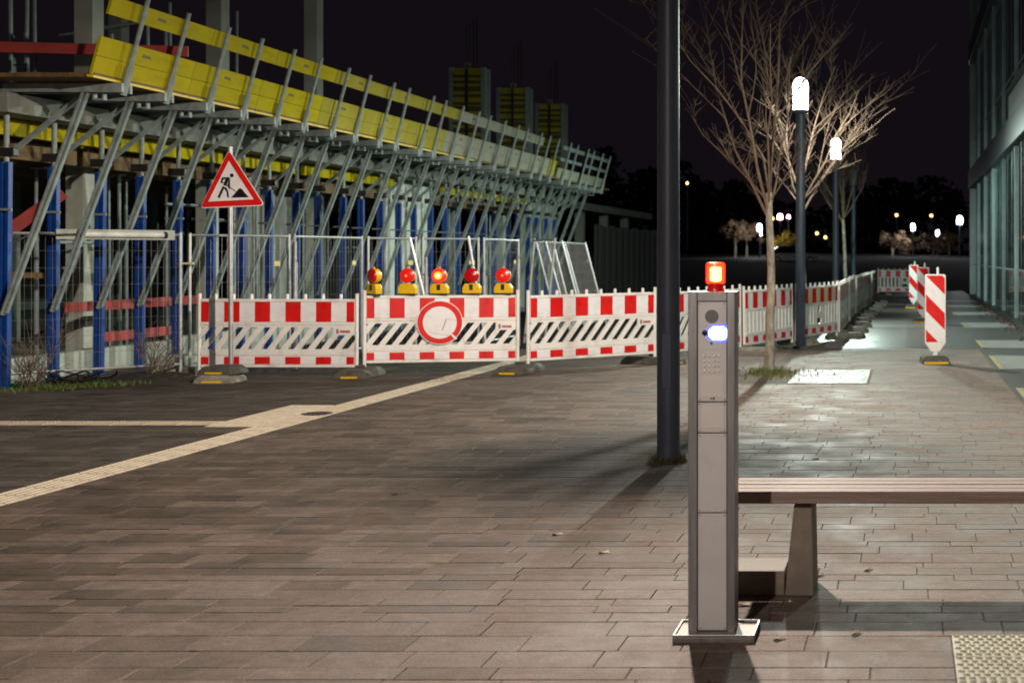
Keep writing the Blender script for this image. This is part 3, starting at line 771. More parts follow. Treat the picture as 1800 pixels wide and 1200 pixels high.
def lens(name, c, e):
    m = pm(name, c, tuple(x*.7 for x in c), scale=40, rough=0.16, bump=0.4, bscale=120)
    p = m.node_tree.nodes['Principled BSDF']; p.inputs['Emission Color'].default_value = (1, 0.03, 0.015, 1); p.inputs['Emission Strength'].default_value = e
    return m
M['lens_red'] = lens('red lens', (0.55, 0.006, 0.010), 0.0)
M['lens_half'] = lens('faintly lit red lens', (0.55, 0.006, 0.010), 0.35)
M['lens_lit'] = lens('lit red lens', (0.6, 0.012, 0.012), 1.3)
M['bulb2'] = em('warning bulb', (1.0, 0.50, 0.05), 1.6)
M['bulb1'] = em('dim warning bulb', (1.0, 0.22, 0.05), 1.6)
M['bulb3'] = em('warning filament', (1.0, 0.85, 0.45), 4)
A2, B2 = Vector((-6.905, 18.12, 0)), Vector((-5.045, 18.62, 0))
rzb = math.atan2(.5, 1.755)
for xp, lit, rz, lab in ((657, 0, R(-40), 'warning lamp turned aside showing its yellow back'),
                         (715, 1, 0, 'dim red warning lamp without a dark clasp, next to the turned lamp'),
                         (770.5, 2, 0, 'brightly lit warning lamp with a yellow glowing centre'),
                         (827.5, 0, R(3), 'dark red warning lamp right after the brightly lit one'),
                         (884, 1, 0, 'red warning lamp with small hot spot at the barrier end')):
    f = (xp - 637) / 275
    p = A2.lerp(B2, f)
    wl = warning_lamp(lab, lit, (p.x, p.y, 1.036), rz)
    if xp == 715:
        for o in list(wl.children):
            for q in list(o.children):
                if q.name.startswith('clasp'): bpy.data.objects.remove(q)
# ------------------------------------------------------------------ round sign
pc = A2.lerp(B2, .485)
rs = thing('round_sign', 'round white sign with red rim hung on the barrier', 'sign', (pc.x+.02, pc.y-.05, .665), rzb)
def circ(r, y, n=48, c=(0, 0)): return [(c[0]+r*math.cos(2*math.pi*i/n), y, c[1]+r*math.sin(2*math.pi*i/n)) for i in range(n)]
MB().prism(circ(.283, 0), (0, .006, 0)).build('plate', M['refl_w'], rs)
MB().ring(circ(.274, -.003), circ(.208, -.003), (0, .0025, 0)).build('rim', M['refl_r'], rs)
MB().prism([(.135, -.0042, -.16), (.155, -.0042, -.15), (.215, -.0042, -.205), (.19, -.0042, -.225)], (0, .0008, 0)).build('torn_patch', M['refl_w'], rs)
MB().prism([(.02, -.0012, -.10), (.035, -.0012, -.10), (.085, -.0012, .035), (.07, -.0012, .04)], (0, .0009, 0)).build('scratch', M['scratch'], rs)
MB().prism([(.07, -.0012, .045), (.075, -.0012, .05), (.19, -.0012, .03), (.19, -.0012, .025)], (0, .0009, 0)).build('scratch', M['scratch'], rs)
MB().prism([(-.12, -.0012, -.13), (-.118, -.0012, -.126), (.13, -.0012, -.17), (.13, -.0012, -.176)], (0, .0009, 0)).build('scratch', M['scratch'], rs)

# ------------------------------------------------------------------ triangular roadworks sign
ts = thing('roadworks_sign', 'triangular red roadworks warning sign with shovelling worker on a post', 'sign', (-8.245, 17.38, 0))
SC = 17.38 / 2500
MB().tube((.0, .03, .08), (-.012, .03, 1.52 + (450-258)*SC), .028, n=14).build('post', M['galv'], ts, smooth=True)
def sp_(xz, y=0.0):     # sign-face coordinates from the zoomed crop (pixel of the 1292x1200 crop)
    xp = 340 + xz[0] * 140 / 1292; yp = 250 + xz[1] * 130 / 1200
    return ((xp - 404.8) * SC, y, 1.52 + (450 - yp) * SC)
def rtri(a, b, c, r, y, n=6):
    P = [Vector(sp_(q, y)) for q in (a, b, c)]; out = []
    for i in range(3):
        p, q, s = P[i-1], P[i], P[(i+1) % 3]
        d1 = (p-q).normalized(); d2 = (s-q).normalized()
        for k in range(n+1):
            t = k / n; aa = q + d1*r*(1-t)**2 + d2*r*t**2
            out.append(aa)
    return out
o_t, o_l, o_r = (583, 118), (112, 1075), (1168, 1030)
MB().prism(rtri(o_t, o_l, o_r, .07, -.001), (0, .006, 0)).build('plate', M['refl_w'], ts)
MB().ring(rtri((583, 135), (125, 1060), (1150, 1018), .055, -.004), rtri((583, 300), (248, 964), (988, 926), .006, -.004), (0, .0028, 0)).build('rim', M['refl_r'], ts)
def pic(pts, name='pictogram'):
    MB().prism([sp_(q, -.0045) for q in pts], (0, .003, 0)).build(name, M['ink'], ts)
pic([(632+32*math.cos(t*.5236), 540+32*math.sin(t*.5236)) for t in range(12)], 'pictogram_head')
pic([(480, 570), (600, 570), (600, 610), (568, 640), (545, 712), (495, 695), (530, 600), (500, 600), (478, 640), (490, 655), (480, 668), (448, 655), (460, 610)], 'pictogram_body')
pic([(575, 640), (602, 610), (602, 770), (585, 755), (580, 735), (562, 720)], 'pictogram_arm')
pic([(478, 648), (486, 642), (700, 798), (694, 808)], 'pictogram_shovel')
pic([(485, 712), (518, 728), (432, 912), (402, 890)], 'pictogram_leg')
pic([(510, 728), (545, 735), (575, 800), (586, 905), (555, 885), (550, 810), (505, 745)], 'pictogram_leg')
pic([(620, 902), (700, 810), (745, 755), (770, 748), (800, 765), (850, 830), (905, 890), (895, 895)], 'pictogram_heap')
f1 = foot_mesh('ballast_block', 'lower rubber foot of the stack holding the warning sign', M['rubber_p'], (-8.25, 17.15, 0), R(86), group='feet under the warning sign', h=.10)
f2 = foot_mesh('ballast_block', 'upper rubber foot with yellow edge holding the warning sign post', M['rubber'], (-8.24, 17.2, .10), R(90), group='feet under the warning sign', h=.10)
f1.rotation_euler = (0, 0, R(4)); f2.rotation_euler = (0, 0, R(-3)); f1.scale = (1.15, .55, 1); f2.scale = (1.05, .5, 1)
for f_ in (f1, f2):
    for c in list(f_.children):
        if c.name.startswith('socket'): bpy.data.objects.remove(c)

# ------------------------------------------------------------------ guide beacons
def beacon_board(label, loc, rz, k):
    t = thing('guide_beacon', label, 'guide beacon', loc, rz, 'striped guide beacons along the path')
    w, z0, z1 = .148, .27, 1.262
    body = [(-w, z0+.02), (0-.06, .165), (.06, .165), (w, z0+.02), (w, z1-.02), (w-.02, z1), (-w+.02, z1), (-w, z1-.02)]
    MB().prism([(a, 0, c) for a, c in body], (0, .05, 0)).build('board', M['white'], t, bevel=0.006)
    iw, a0, a1 = w-.014, z0+.035, z1-.018
    MB().box(-iw, iw, -.0035, -.0005, a0, a1).build('white_face', M['refl_w'], t)
    # red bands sloping down to the right
    def cl(poly, z, gt):
        out = []
        for i in range(len(poly)):
            p, q = poly[i], poly[(i+1) % len(poly)]
            ip = (p[1] >= z) if gt else (p[1] <= z); iq = (q[1] >= z) if gt else (q[1] <= z)
            if ip: out.append(p)
            if ip != iq:
                f = (z-p[1])/(q[1]-p[1]); out.append((p[0]+f*(q[0]-p[0]), z))
        return out
    d = .27; 
    for zt in (a1+.235, a1-.265, a1-.765):
        pg = [(-iw, zt), (-iw, zt-.235), (iw, zt-.235-d), (iw, zt-d)]
        pg = cl(pg, a0, True)
        if len(pg) > 2: pg = cl(pg, a1, False)
        if len(pg) > 2: MB().prism([(a, -.0055, c) for a, c in pg], (0, .0018, 0)).build('red_band', M['refl_r'], t)
    MB().box(-.03, .03, .01, .045, .06, .17).build('stem', M['white'], t)
    MB().box(.02, .05, .01, .04, z1+.001, z1+.10).build('lamp_peg', M['white'], t)
    ft = MB().taper(-.20, .20, -.16, .42, 0, .085, .02).build('foot', M['rubber'], t, bevel=.008)
    MB().box(-.17, .17, -.1655, -.148, .004, .032).build('reflector', M['tyellow'], ft)
    MB().taper(-.17, .17, -.12, .38, .0855, .115, .02).build('foot_top', M['rubber'], ft, bevel=.006)
    return t
beacon_board('striped guide beacon standing before the cobbled band', (.437, 20.15, 0), R(4), 0)
beacon_board('striped guide beacon in the middle of the three along the path', (.42, 32.5, 0), R(-24), 1)
beacon_board('striped guide beacon farthest down the path of the three', (.26, 41.5, 0), R(-30), 2)

# ================================================================== SITE FENCE
def fence(A, B, label, tags=1, lean=0.0, H=1.82, group='mesh site fence panels', foot=True, z0=0.08):
    A = Vector((*A, 0)); B = Vector((*B, 0)); d = B - A; L_ = d.length
    t = thing('site_fence', label, 'fence', A, math.atan2(d.y, d.x), group)
    tilt = bpy.data.objects.new('x', None) if False else None
    def P(x, z): return (x, lean * z, z)
    for x in (0.02, L_-.02):
        MB().tube(P(x, 0.0), P(x, H), .021, n=8).build('post', M['galv'], t, smooth=True)
    MB().tube(P(.02, H-.03), P(L_-.02, H-.03), .017, n=8).build('top_rail', M['galv'], t, smooth=True)
    MB().tube(P(.02, z0+.06), P(L_-.02, z0+.06), .017, n=8).build('bottom_rail', M['galv'], t, smooth=True)
    m = MB(); k = int(L_/.075)
    for i in range(1, k):
        x = L_*i/k; m.tube(P(x, z0+.06), P(x, H-.03), .0014, n=3, cap=False)
    for i in range(1, 8):
        z = z0+.06 + (H-z0-.09)*i/8; m.tube(P(.02, z), P(L_-.02, z), .0020, n=3, cap=False)
    m.build('wire_mesh', M['galv'], t, kind='stuff')
    for i in range(tags):
        x = L_*(.86 if i == 0 else .18); z = 1.42 - .05*i
        MB().box(x-.045, x+.045, lean*z-.012, lean*z-.008, z-.035, z+.03).build('tag', M['tagy'], t)
    if foot:
        MB().taper(-.11, .11, -.30, .30, -.015, .10, .02).build('foot', M['rubber_p'], t, bevel=.008)
    return t
def W(xp, Y): return ((xp - 1590) * Y / 2500, Y)
f0 = fence(W(-60, 16.35), W(320, 18.2), 'mesh site fence panel carrying the tube lamp beside the grass', 0)
fence(W(331, 18.32), W(510, 19.6), 'mesh site fence panel behind the roadworks sign', 1)
fence(W(516, 19.7), W(637, 21.4), 'mesh site fence panel next to the turned warning lamp', 1)
fence(W(645, 21.5), W(733, 22.1), 'mesh fence panel behind the first two warning lamps', 1)
fence(W(741, 22.2), W(843, 22.8), 'mesh fence panel behind the brightly lit warning lamp', 1)
fence(W(850, 22.9), W(912, 24.8), 'mesh fence panel behind the end warning lamp', 1)
fence(W(921, 24.9), W(957, 23.6), 'short mesh fence panel leaning where the fence line ends', 2, lean=.10, foot=False)
LG = 'fence panels stacked leaning'
fence(W(985, 26.6), W(1012, 29.0), 'leaning mesh fence panel in the loose stack, first from the fence line', 1, lean=.25, group=LG, foot=False)
fence(W(1004, 27.4), W(1034, 30.0), 'leaning mesh fence panel in the loose stack, second from the fence line', 1, lean=.27, group=LG, foot=False)
fence(W(1030, 28.4), W(1066, 32.0), 'leaning mesh fence panel in the loose stack, third from the fence line', 1, lean=.26, group=LG, foot=False)
# couplers between the first two panels
for z in (1.52 - (463-450)*18.25/2500,):
    cp = MB().box(-.10, .10, -.02, .02, -.012, .012).build('fence_coupler', M['tagy'])
    cp.location = (*W(326, 18.25), z); tag(cp, 'small yellow coupler joining two fence posts beside the blue prop', 'coupler')
# two white tubes leaning on the fence
def pole_thing(p, q, r, mat, label, name='tube', cat='pipe', group=None):
    p = Vector(p); o = MB().tube((0,0,0), Vector(q)-p, r, n=8).build(name, mat, smooth=True); o.location = p
    return tag(o, label, cat, group)
def V3(xp, yp, Y): return ((xp-1590)*Y/2500, Y, 1.52 + (450-yp)*Y/2500)
def down(xp0, yp0, xp1, yp1, Y):   # continue the line to the ground
    a = Vector(V3(xp0, yp0, Y)); b_ = Vector(V3(xp1, yp1, Y)); d = b_ - a
    return a, a + d * ((a.z) / (a.z - b_.z))
a, b_ = down(720, 418, 744, 515, 21.4); pole_thing(b_, a, .022, M['galv'], 'pale leaning pipe beside the dim warning lamp', 'leaning_pipe')
a, b_ = down(823, 415, 832, 470, 21.9); pole_thing(b_, a, .022, M['galv'], 'thin pipe leaning behind the dark red warning lamp', 'leaning_pipe')
for xp, yp, Y, w_n in ((519, 425, 19.2, 'above the barrier with the warning sign'), (749, 452, 21.6, 'left of the brightly lit warning lamp'), (851, 453, 22.3, 'between the last two warning lamps'), (911, 428, 24.2, 'where the lamp barrier ends')):
    p = V3(xp, yp, Y)
    pt = thing('fence_prop', 'short pale post on the site fence, ' + w_n, 'post', (p[0], Y, 0), group='pale posts strapped to the fence')
    MB().lathe((0,0,0), [(.032, 0), (.032, p[2]-.25), (.022, p[2]-.24), (.022, p[2])], 10).build('tube', M['galv'], pt, smooth=True)
    MB().tube((-.05, 0, p[2]-.26), (.05, 0, p[2]-.26), .012, n=6).build('pin', M['cover'], pt)
# tube lamp on a board
fa = Vector((*W(-60, 16.35), 0)); fb_ = Vector((*W(320, 18.2), 0)); fd = (fb_ - fa).normalized()
t0 = fa.lerp(fb_, .40); tl = thing('tube_lamp', 'long white tube lamp mounted on a timber board along the fence top', 'lamp', (t0.x, t0.y - .05, 0), math.atan2(fd.y, fd.x))
zc = 1.52 + (450-412)*17.3/2500
LB = (fb_ - t0).length * .95
MB().box(0, LB, -.02, .01, zc-.062, zc+.062).build('board', M['conc_w'], tl, bevel=.004)
MB().tube((.28, -.045, zc), (LB-.15, -.045, zc), .036, n=12).build('tube', M['tubew'], tl, smooth=True)
for x in (.25, LB-.13): MB().tube((x-.02, -.045, zc), (x+.02, -.045, zc), .042, n=12).build('end_cap', M['cover'], tl)
tl2 = MB()
cb = [Vector((0, -.03, zc)), Vector((.12, -.05, zc-.01)), Vector((.25, -.045, zc))]
MB().path([(-.5, -.02, zc-.12), (-.25, -.06, zc+.01), (0, -.05, zc-.01), (.22, -.05, zc)], [.012]*4, 6).build('cable', M['cover'], tl)

# ================================================================== BUILDING UNDER CONSTRUCTION
bs = thing('building_shell', 'unfinished concrete building frame with floor slab and columns', 'building', (-11.3, 16, 0))
OX, OY = 11.3, -16
def bpart(name, mat, x0, x1, y0, y1, z0, z1, bevel=.01):
    return MB().box(x0+OX, x1+OX, y0+OY, y1+OY, z0, z1).build(name, M[mat], bs, bevel=bevel)
bpart('floor_slab', 'conc_g', -24, -10.15, 16.1, 44, 3.15, 3.38)
bpart('ground_slab', 'conc_g', -24, -10.78, 15.0, 44, -.05, .06)
bpart('plinth', 'conc_w', -10.77, -10.62, 14.6, 20.9, -.05, .30)
bpart('plinth', 'conc_w', -10.77, -10.62, 20.95, 27, -.05, .34)
bpart('back_wall', 'conc_g', -24, -23.8, 15, 44, .06, 3.14)
for yc in (19.35, 22.9, 27.1, 35.3, 39.6):
    bpart('column', 'conc_w', -11.42, -11.17, yc, yc+.27, .06, 3.14)
for xc, yc in ((-15.4, 19.6), (-15.4, 24), (-15.4, 28.5), (-15.4, 33)):
    bpart('column', 'conc_g', xc, xc+.3, yc, yc+.3, .06, 3.14)
for xc, yc, zt in ((-11.45, 19.6, 7.4), (-11.45, 23.3, 7.6), (-11.45, 27.1, 8.0), (-13.0, 18.0, 7.6), (-15.2, 23, 7.6), (-15.4, 27.5, 7.6)):
    bpart('column', 'conc_w', xc, xc+.26, yc, yc+.28, 3.385, zt)
bpart('wall', 'plaster', -10.95, -10.75, 29.5, 32.3, .06, 3.14)
bpart('wall', 'conc_g', -11.6, -11.4, 24.4, 26.6, .06, 3.14)
bpart('wall', 'conc_g', -14.5, -12.2, 25.2, 25.4, 3.385, 4.7)
bpart('wall', 'conc_w', -10.95, -10.75, 40.5, 43.9, .06, 3.14)
# formwork beams under the slab
fw = thing('slab_formwork', 'yellow and brown formwork beams under the concrete slab', 'formwork', (-10.7, 16, 0))
def fpart(mat, x0, x1, y0, y1, z0, z1, name='beam'):
    return MB().box(x0+10.7, x1+10.7, y0-16, y1-16, z0, z1).build(name, M[mat], fw, bevel=.006)
for k, (a, b_) in enumerate(((15.9, 18.6), (18.7, 20.6), (20.7, 22.0), (22.3, 24.6), (25.0, 27.2), (27.3, 29.4), (32.5, 34.6), (34.7, 37), (37.1, 40.2))):
    fpart('yboard', -10.62, -10.54, a, b_, 2.94, 3.14)
    fpart('timber', -10.95, -10.85, a+.1, b_+.05, 2.70, 2.93)
for k in range(44):
    y = 16.3 + k*.55
    if 29.2 < y < 32.5: continue
    fpart('yboard' if k % 5 == 0 else 'timber', -13.5, -10.66, y, y+.08, 2.955 , 3.135)
for k in range(6):
    fpart('timber', -11.9 - k*1.3, -11.8 - k*1.3, 16.0, 40, 2.72, 2.93)
# cantilever work platform
plf = thing('work_platform', 'cantilevered plank platform along the slab edge', 'platform', (-9.5, 16, 3.4))
for k in range(14):
    y0 = 15.72 + k*1.96
    if y0 > 41.5: break
    for j in range(4):
        x0 = -10.13 + j*.295
        MB().box(x0+9.5, x0+9.5+.285, y0-16, y0-16+1.94, .10, .145 + .003*(j % 2)).build('plank', M['timber'], plf)
MB().box(-8, -.65, -.28, .05, .10, .15).build('end_deck', M['timber'], plf)
MB().box(-8, -.65, -.20, -.06, -.03, .095).build('end_beam', M['timber'], plf)
# brackets: blue prop, long strut, brace, beam, guard post
def bracket():
    t = thing('scaffold_bracket', 'grey strut bracket with blue prop holding up the work platform', 'scaffold', group='scaffold brackets along the building edge')
    m = MB()
    for s in (-1, 1): m.bar((s*.036, 0, 0.0), (s*.036, 0, 2.6), .042, .08, up=(0,1,0))
    m.box(-.02, .02, -.03, .03, .02, 2.58)
    m.build('blue_prop', M['blue'], t, bevel=.004)
    MB().tube((.005, 0, 2.601), (.005, 0, 3.375), .030, n=10).build('inner_tube', M['galv_d'], t, smooth=True)
    m = MB(); m.bar((.03, -.075, .85), (.95, -.075, 3.385), .026, .085, up=(0,1,0)); m.bar((.075, -.075, .87), (.995, -.075, 3.385), .022, .05, up=(0,1,0))
    m.build('strut', M['galv_d'], t, bevel=.003)
    MB().bar((.04, .06, 2.72), (.86, .06, 3.385), .045, .06, up=(0,1,0)).build('brace', M['galv_d'], t, bevel=.003)
    MB().box(-.12, .12, -.05, .05, 2.66, 2.76).build('clamp', M['cover'], t, bevel=.01)
    m = MB(); m.box(-.35, 1.40, -.11, -.06, 3.39, 3.495); m.box(-.35, 1.40, .06, .11, 3.39, 3.495)
    m.build('beam', M['galv_d'], t)
    m = MB()
    for dx in (1.02, 1.13): m.box(dx, dx+.02, -.03, .03, 3.33, 3.389)
    m.box(1.02, 1.15, -.033, .033, 3.31, 3.329)
    m.build('hook', M['galv_d'], t)
    MB().tube((1.365, 0, 3.42), (1.64, 0, 4.47), .027, n=8).build('guard_post', M['galv_d'], t, smooth=True)
    MB().tube((1.352, 0, 3.37), (1.44, 0, 3.70), .043, n=8).build('post_socket', M['galv_d'], t, smooth=True)
    MB().tube((-.14, -.07, 2.05), (.12, -.07, 2.05), .016, n=6).build('cross_pin', M['galv_d'], t)
    return t
bk = bracket()
Y0 = 16.3; used = False
NB = 27
for k in range(NB):
    y = Y0 + k*.975
    lab = f'{ORD[k]} strut bracket with blue prop, counted from the corner with bright yellow boards'
    if k > 20: y += .25
    o = place(bk, used, (-10.33 + rnd.uniform(-.02, .02), y, 0), 0, lab); used = True
    o.rotation_euler = (0, R(rnd.uniform(-.2, .9)), R(rnd.uniform(-1.5, 1.5)))
# guard boards, inclined outwards like the posts
lean = .275/1.05
XG = -10.33 + 1.365
def gx(z): return XG + (z - 3.42)*lean - .072
def gboard(y0, y1, z0, z1, mat, label, group, stamp=True, edge=False):
    xa, xb = gx(z0), gx(z1); th = .035
    t = thing('guard_board', label, 'board', (xa, y0, z0), group=group)
    L_ = y1 - y0 - .012; dxx = xb - xa
    m = MB(); m.prism([(0, 0, 0), (th, 0, -th*lean), (dxx+th, 0, z1-z0-th*lean), (dxx, 0, z1-z0)], (0, L_, 0))
    o = m.build('plank', M[mat], t, bevel=.004)
    if edge:
        MB().prism([(-.02, 0, -.03), (th+.02, 0, -.03-th*lean), (th+.02, 0, -.004-th*lean), (-.02, 0, -.004)], (0, L_, 0)).build('edge_strip', M['yedge'], t)
    if stamp:
        s0 = L_*.42; c = (z1-z0)*.52; e = .0015
        xs = lambda z: z*lean + th + e
        MB().add([(xs(c-.012), s0, c-.012-th*lean), (xs(c-.012), s0+.20, c-.016-th*lean), (xs(c+.022), s0+.18, c+.02-th*lean), (xs(c+.022), s0+.02, c+.026-th*lean)], [(0,1,2,3)]).build('stamp', M['stamp'], t)
    return t
seams = [15.70, 17.80, 19.65, 21.70, 23.45, 25.45, 27.55, 29.6, 31.6, 33.6, 35.6]
for k in range(len(seams)-1):
    mat = 'yboard' if k < 3 else ('yboard2' if k < 6 else 'pboard')
    nm = ('bright yellow', 'faded yellow', 'grey weathered')[('yboard', 'yboard2', 'pboard').index(mat)]
    gboard(seams[k], seams[k+1], 3.53, 3.74, mat, f'{nm} lower toe board, {ORD[k]} along from the building corner', f'{nm} toe boards', stamp=False, edge=k < 7)
    gboard(seams[k], seams[k+1], 3.743, 3.955, mat, f'{nm} upper toe board, {ORD[k]} along from the building corner', f'{nm} toe boards')
rs_ = [15.72, 18.05, 19.9, 21.95, 24.1, 26.1, 28.0, 30.1, 32.1, 34.6]
for k in range(len(rs_)-1):
    mat = 'yboard' if k < 3 else ('yboard2' if k < 6 else 'pboard')
    nm = ('bright yellow', 'faded yellow', 'grey weathered')[('yboard', 'yboard2', 'pboard').index(mat)]
    gboard(rs_[k], rs_[k+1], 4.20, 4.40, mat, f'{nm} guard rail board, {ORD[k]} along from the building corner', f'{nm} rail boards')
gboard(35.7, 36.3, 3.55, 3.95, 'yboard', 'short bright yellow board past the grey weathered boards', None, stamp=False)
for a, b_, w_n in ((36.6, 39.0, 'nearer'), (39.4, 42.2, 'last')):
    gboard(a, b_, 4.27, 4.37, 'galv_d', f'narrow grey top rail on the {w_n} far platform section', 'far rails', stamp=False)
    gboard(a, b_, 3.98, 4.06, 'galv_d', f'narrow grey middle rail on the {w_n} far platform section', 'far rails', stamp=False)
    gboard(a, b_, 3.55, 3.80, 'pboard', f'grey toe board on the {w_n} far platform section', 'far rails', stamp=False)
# red boards
def board_thing(p, q, w, h, mat, label, name='guard_board', group=None, cat='board'):
    p = Vector(p); o = MB().bar((0,0,0), Vector(q)-p, w, h).build(name, M[mat], bevel=.004); o.location = p
    return tag(o, label, cat, group)
board_thing((-12.0, 16.9, 4.03), V3(331, 91, 17.6), .04, .13, 'rboard', 'red guard board on the upper floor behind the yellow boards')
board_thing((-10.56, 17.9, .87), (-10.56, 21.4, .87), .03, .13, 'rboard', 'upper red guard board between blue props at ground level')
board_thing((-10.58, 18.7, .45), (-10.58, 20.6, .45), .03, .13, 'rboard', 'lower red guard board between blue props near the low wall')
board_thing((-12.6, 17.9, .9), (-11.0, 18.6, 2.35), .04, .16, 'rboard', 'dark red board leaning diagonally behind the blue props')
board_thing((-11.2, 17.0, 1.32), (-10.5, 17.35, 1.28), .05, .07, 'timber', 'short brown timber across the blue prop by the fence')
# steel props in the dark interior
prop = thing('steel_prop', 'thin galvanised steel prop standing inside the dark ground floor', 'prop', group='steel props inside the ground floor')
MB().tube((0,0,.06), (0,0,1.9), .032, n=8).build('outer_tube', M['galv_d'], prop, smooth=True)
MB().tube((0,0,1.9), (0,0,2.70), .024, n=8).build('inner_tube', M['galv_d'], prop, smooth=True)
MB().lathe((0,0,1.86), [(.05, 0), (.05, .05)], 10).build('nut', M['galv_d'], prop)
MB().box(-.07, .07, -.07, .07, 2.701, 2.716).build('head_plate', M['galv_d'], prop)
used = False
for k in range(46):
    x = -10.95 - abs(rnd.gauss(0, 1.6)) if k % 3 else rnd.uniform(-14.5, -11.6)
    y = 16.6 + k*.52 + rnd.uniform(-.25, .25)
    if 29.0 < y < 32.7 and x > -11.4: continue
    place(prop, used, (min(x, -11.0), y, 0), rnd.uniform(0, 3)); used = True
# horizontal scaffold tubes
for k in range(9):
    y = 16.9 + k*1.5 + rnd.uniform(-.3, .3); z = rnd.choice((1.95, 2.12, 1.35, 2.3, 1.7))
    x = -10.95 - rnd.random()*.9
    pole_thing((x-.1, y, z), (x+.1, y+rnd.uniform(.6, 1.1), z), .022, M['galv_d'], 'horizontal scaffold tube between the steel props', 'scaffold_tube', 'scaffold tube', 'horizontal tubes inside the ground floor')
# upper floor clutter: scaffold poles, ladder
for k, (xp, Y, ytop) in enumerate(((45, 19, -20), (62, 20, -20), (20, 18.5, -20), (262, 21, 10), (300, 22, 5), (292, 22.6, 30), (372, 23.5, 5), (415, 24.5, 20), (196, 20.5, 60))):
    x = (xp-1590)*Y/2500
    pole_thing((x, Y, 3.385), (x + rnd.uniform(-.03, .03), Y, 1.52+(450-ytop)*Y/2500), .026, M['galv_d'], 'upright scaffold tube on the upper floor', 'scaffold_tube', 'scaffold tube', 'upright tubes on the upper floor')
ld = thing('ladder', 'metal ladder leaning on the dark upper floor', 'ladder', (-11.55, 18.6, 3.385), 0, rx=R(-12), ry=R(-9))
for x in (-.09, .09): MB().box(x-.015, x+.015, -.03, .03, 0, 1.1).build('stile', M['galv_d'], ld)
for k in range(4): MB().tube((-.075, 0, .18+k*.25), (.075, 0, .18+k*.25), .013, n=6).build('rung', M['galv_d'], ld)
for k, (xp, yp, Y) in enumerate(((205, 30, 21), (160, 40, 22))):
    p = V3(xp, yp, Y)
    pole_thing((p[0]-.5, Y, p[2]-.2), (p[0]+.4, Y+.3, p[2]), .022, M['galv_d'], 'loose scaffold tube lying across the upper scaffold', 'scaffold_tube', 'scaffold tube', 'loose tubes on the upper floor')
# column formwork towers on the slab
M['olive'] = pm('olive waler', (0.10, 0.10, 0.035), (0.05, 0.05, 0.02), scale=5, rough=.7)
def formwork(xp, Y, label):
    x = (xp-1590)*Y/2500
    t = thing('column_formwork', label, 'formwork', (x, Y, 3.385), R(0), 'column formwork towers on the slab')
    w, h = .42, 3.06
    for sx in (-1, 1):
        for yy in (0, .36):
            MB().box(sx*w-.06, sx*w+.06, yy-.05, yy+.05, 0, h).build('edge_profile', M['galv_d'], t, bevel=.006)
    for yy in (.0, .36): MB().box(-w+.065, w-.065, yy-.012, yy+.012, .01, h-.02).build('panel', M['yboard2'], t)
    for sx in (-1, 1): MB().box(sx*w-.012, sx*w+.012, .055, .305, .01, h-.02).build('panel', M['galv_d'], t)
    zz = .12; k = 0
    while zz < h - .1:
        hh = .07 + .05*(k % 3 == 1)
        MB().box(-w+.062, w-.062, -.075, -.013, zz, zz+hh).build('waler', M['olive'], t)
        zz += .155 + .05*(k % 2); k += 1
    MB().box(-.035, .035, -.085, -.076, .05, h-.05).build('strongback', M['cover'], t)
    m = MB(); m.tube((-.06, 0, h), (-.06, 0, h+.10), .02, n=6).tube((.06, 0, h), (.06, 0, h+.10), .02, n=6).tube((-.08, 0, h+.10), (.08, 0, h+.10), .03, n=6)
    m.build('lifting_eye', M['galv_d'], t)
    for dx in (-.13, -.04, .07, .16): MB().tube((dx, .3, h-.05), (dx*.9, .3, h+1.25+dx), .012, n=5).build('rebar', M['cover'], t)
    MB().tube((-w, .4, h*.8), (-w-1.4, .4, 0.02), .02, n=6).build('raking_stay', M['galv_d'], t)
    return t
formwork(822, 37.2, 'yellow column formwork tower behind the faded yellow rail boards')
formwork(902, 41.6, 'yellow column formwork tower standing second, between its two neighbours')
formwork(967, 46.0, 'yellow column formwork tower behind the far platform section')
bpart('floor_slab', 'conc_g', -24, -11.0, 44.1, 62, 3.1, 3.36)
for yc in (46, 50, 54, 58): bpart('column', 'conc_g', -11.6, -11.3, yc, yc+.3, -.05, 3.09)
# hoarding far along the site
hd = thing('hoarding', 'dark ribbed site hoarding beyond the leaning fence panels', 'hoarding', (-9.6, 44, 0))
for k in range(16):
    MB().box(0, .05, k*1.0, k*1.0+.97, 0.0, 2.5 - .05*(k % 2)).build('panel', M['hoard'], hd)
    MB().box(.051, .10, k*1.0+.45, k*1.0+.53, 0.0, 2.4).build('rib', M['hoard'], hd)
# rubble, shrub, yellow box by the plinth
yb = thing('formwork_box', 'yellow and brown formwork box on the low wall behind the fence', 'box', (-10.95, 16.9, .06))
MB().box(-.5, .12, -.1, .3, .0, .42).build('box', M['timber'], yb, bevel=.01)
MB().box(-.49, .07, -.135, -.105, .12, .38).build('front', M['yboard'], yb)
cbk = thing('fence_block', 'pale concrete block at the foot of the fence posts', 'block', (*W(315, 18.6), 0))
MB().taper(-.18, .18, -.35, .35, 0, .22, .02).build('block', M['conc_w'], cbk, bevel=.012)
def mound(name, label, cx, cy, rx, ry, h, mat, cat):
    m = MB(); nr, nt_ = 7, 22
    for i in range(nr):
        r = i/(nr-1)
        for j in range(nt_):
            a = 6.283*j/nt_; k = r*(1+.18*math.sin(3*a+cx)+.1*math.sin(7*a))
            m.v.append((cx+rx*k*math.cos(a), cy+ry*k*math.sin(a), -.03 + h*(1-r*r) * (1+.25*math.sin(5*a+r*6)) + (g(.012) if r < .9 else 0)))
    for i in range(nr-1):
        for j in range(nt_): m.f.append((i*nt_+j, (i+1)*nt_+j, (i+1)*nt_+(j+1) % nt_, i*nt_+(j+1) % nt_))
    return tag(m.build(name, mat, smooth=True), label, cat)
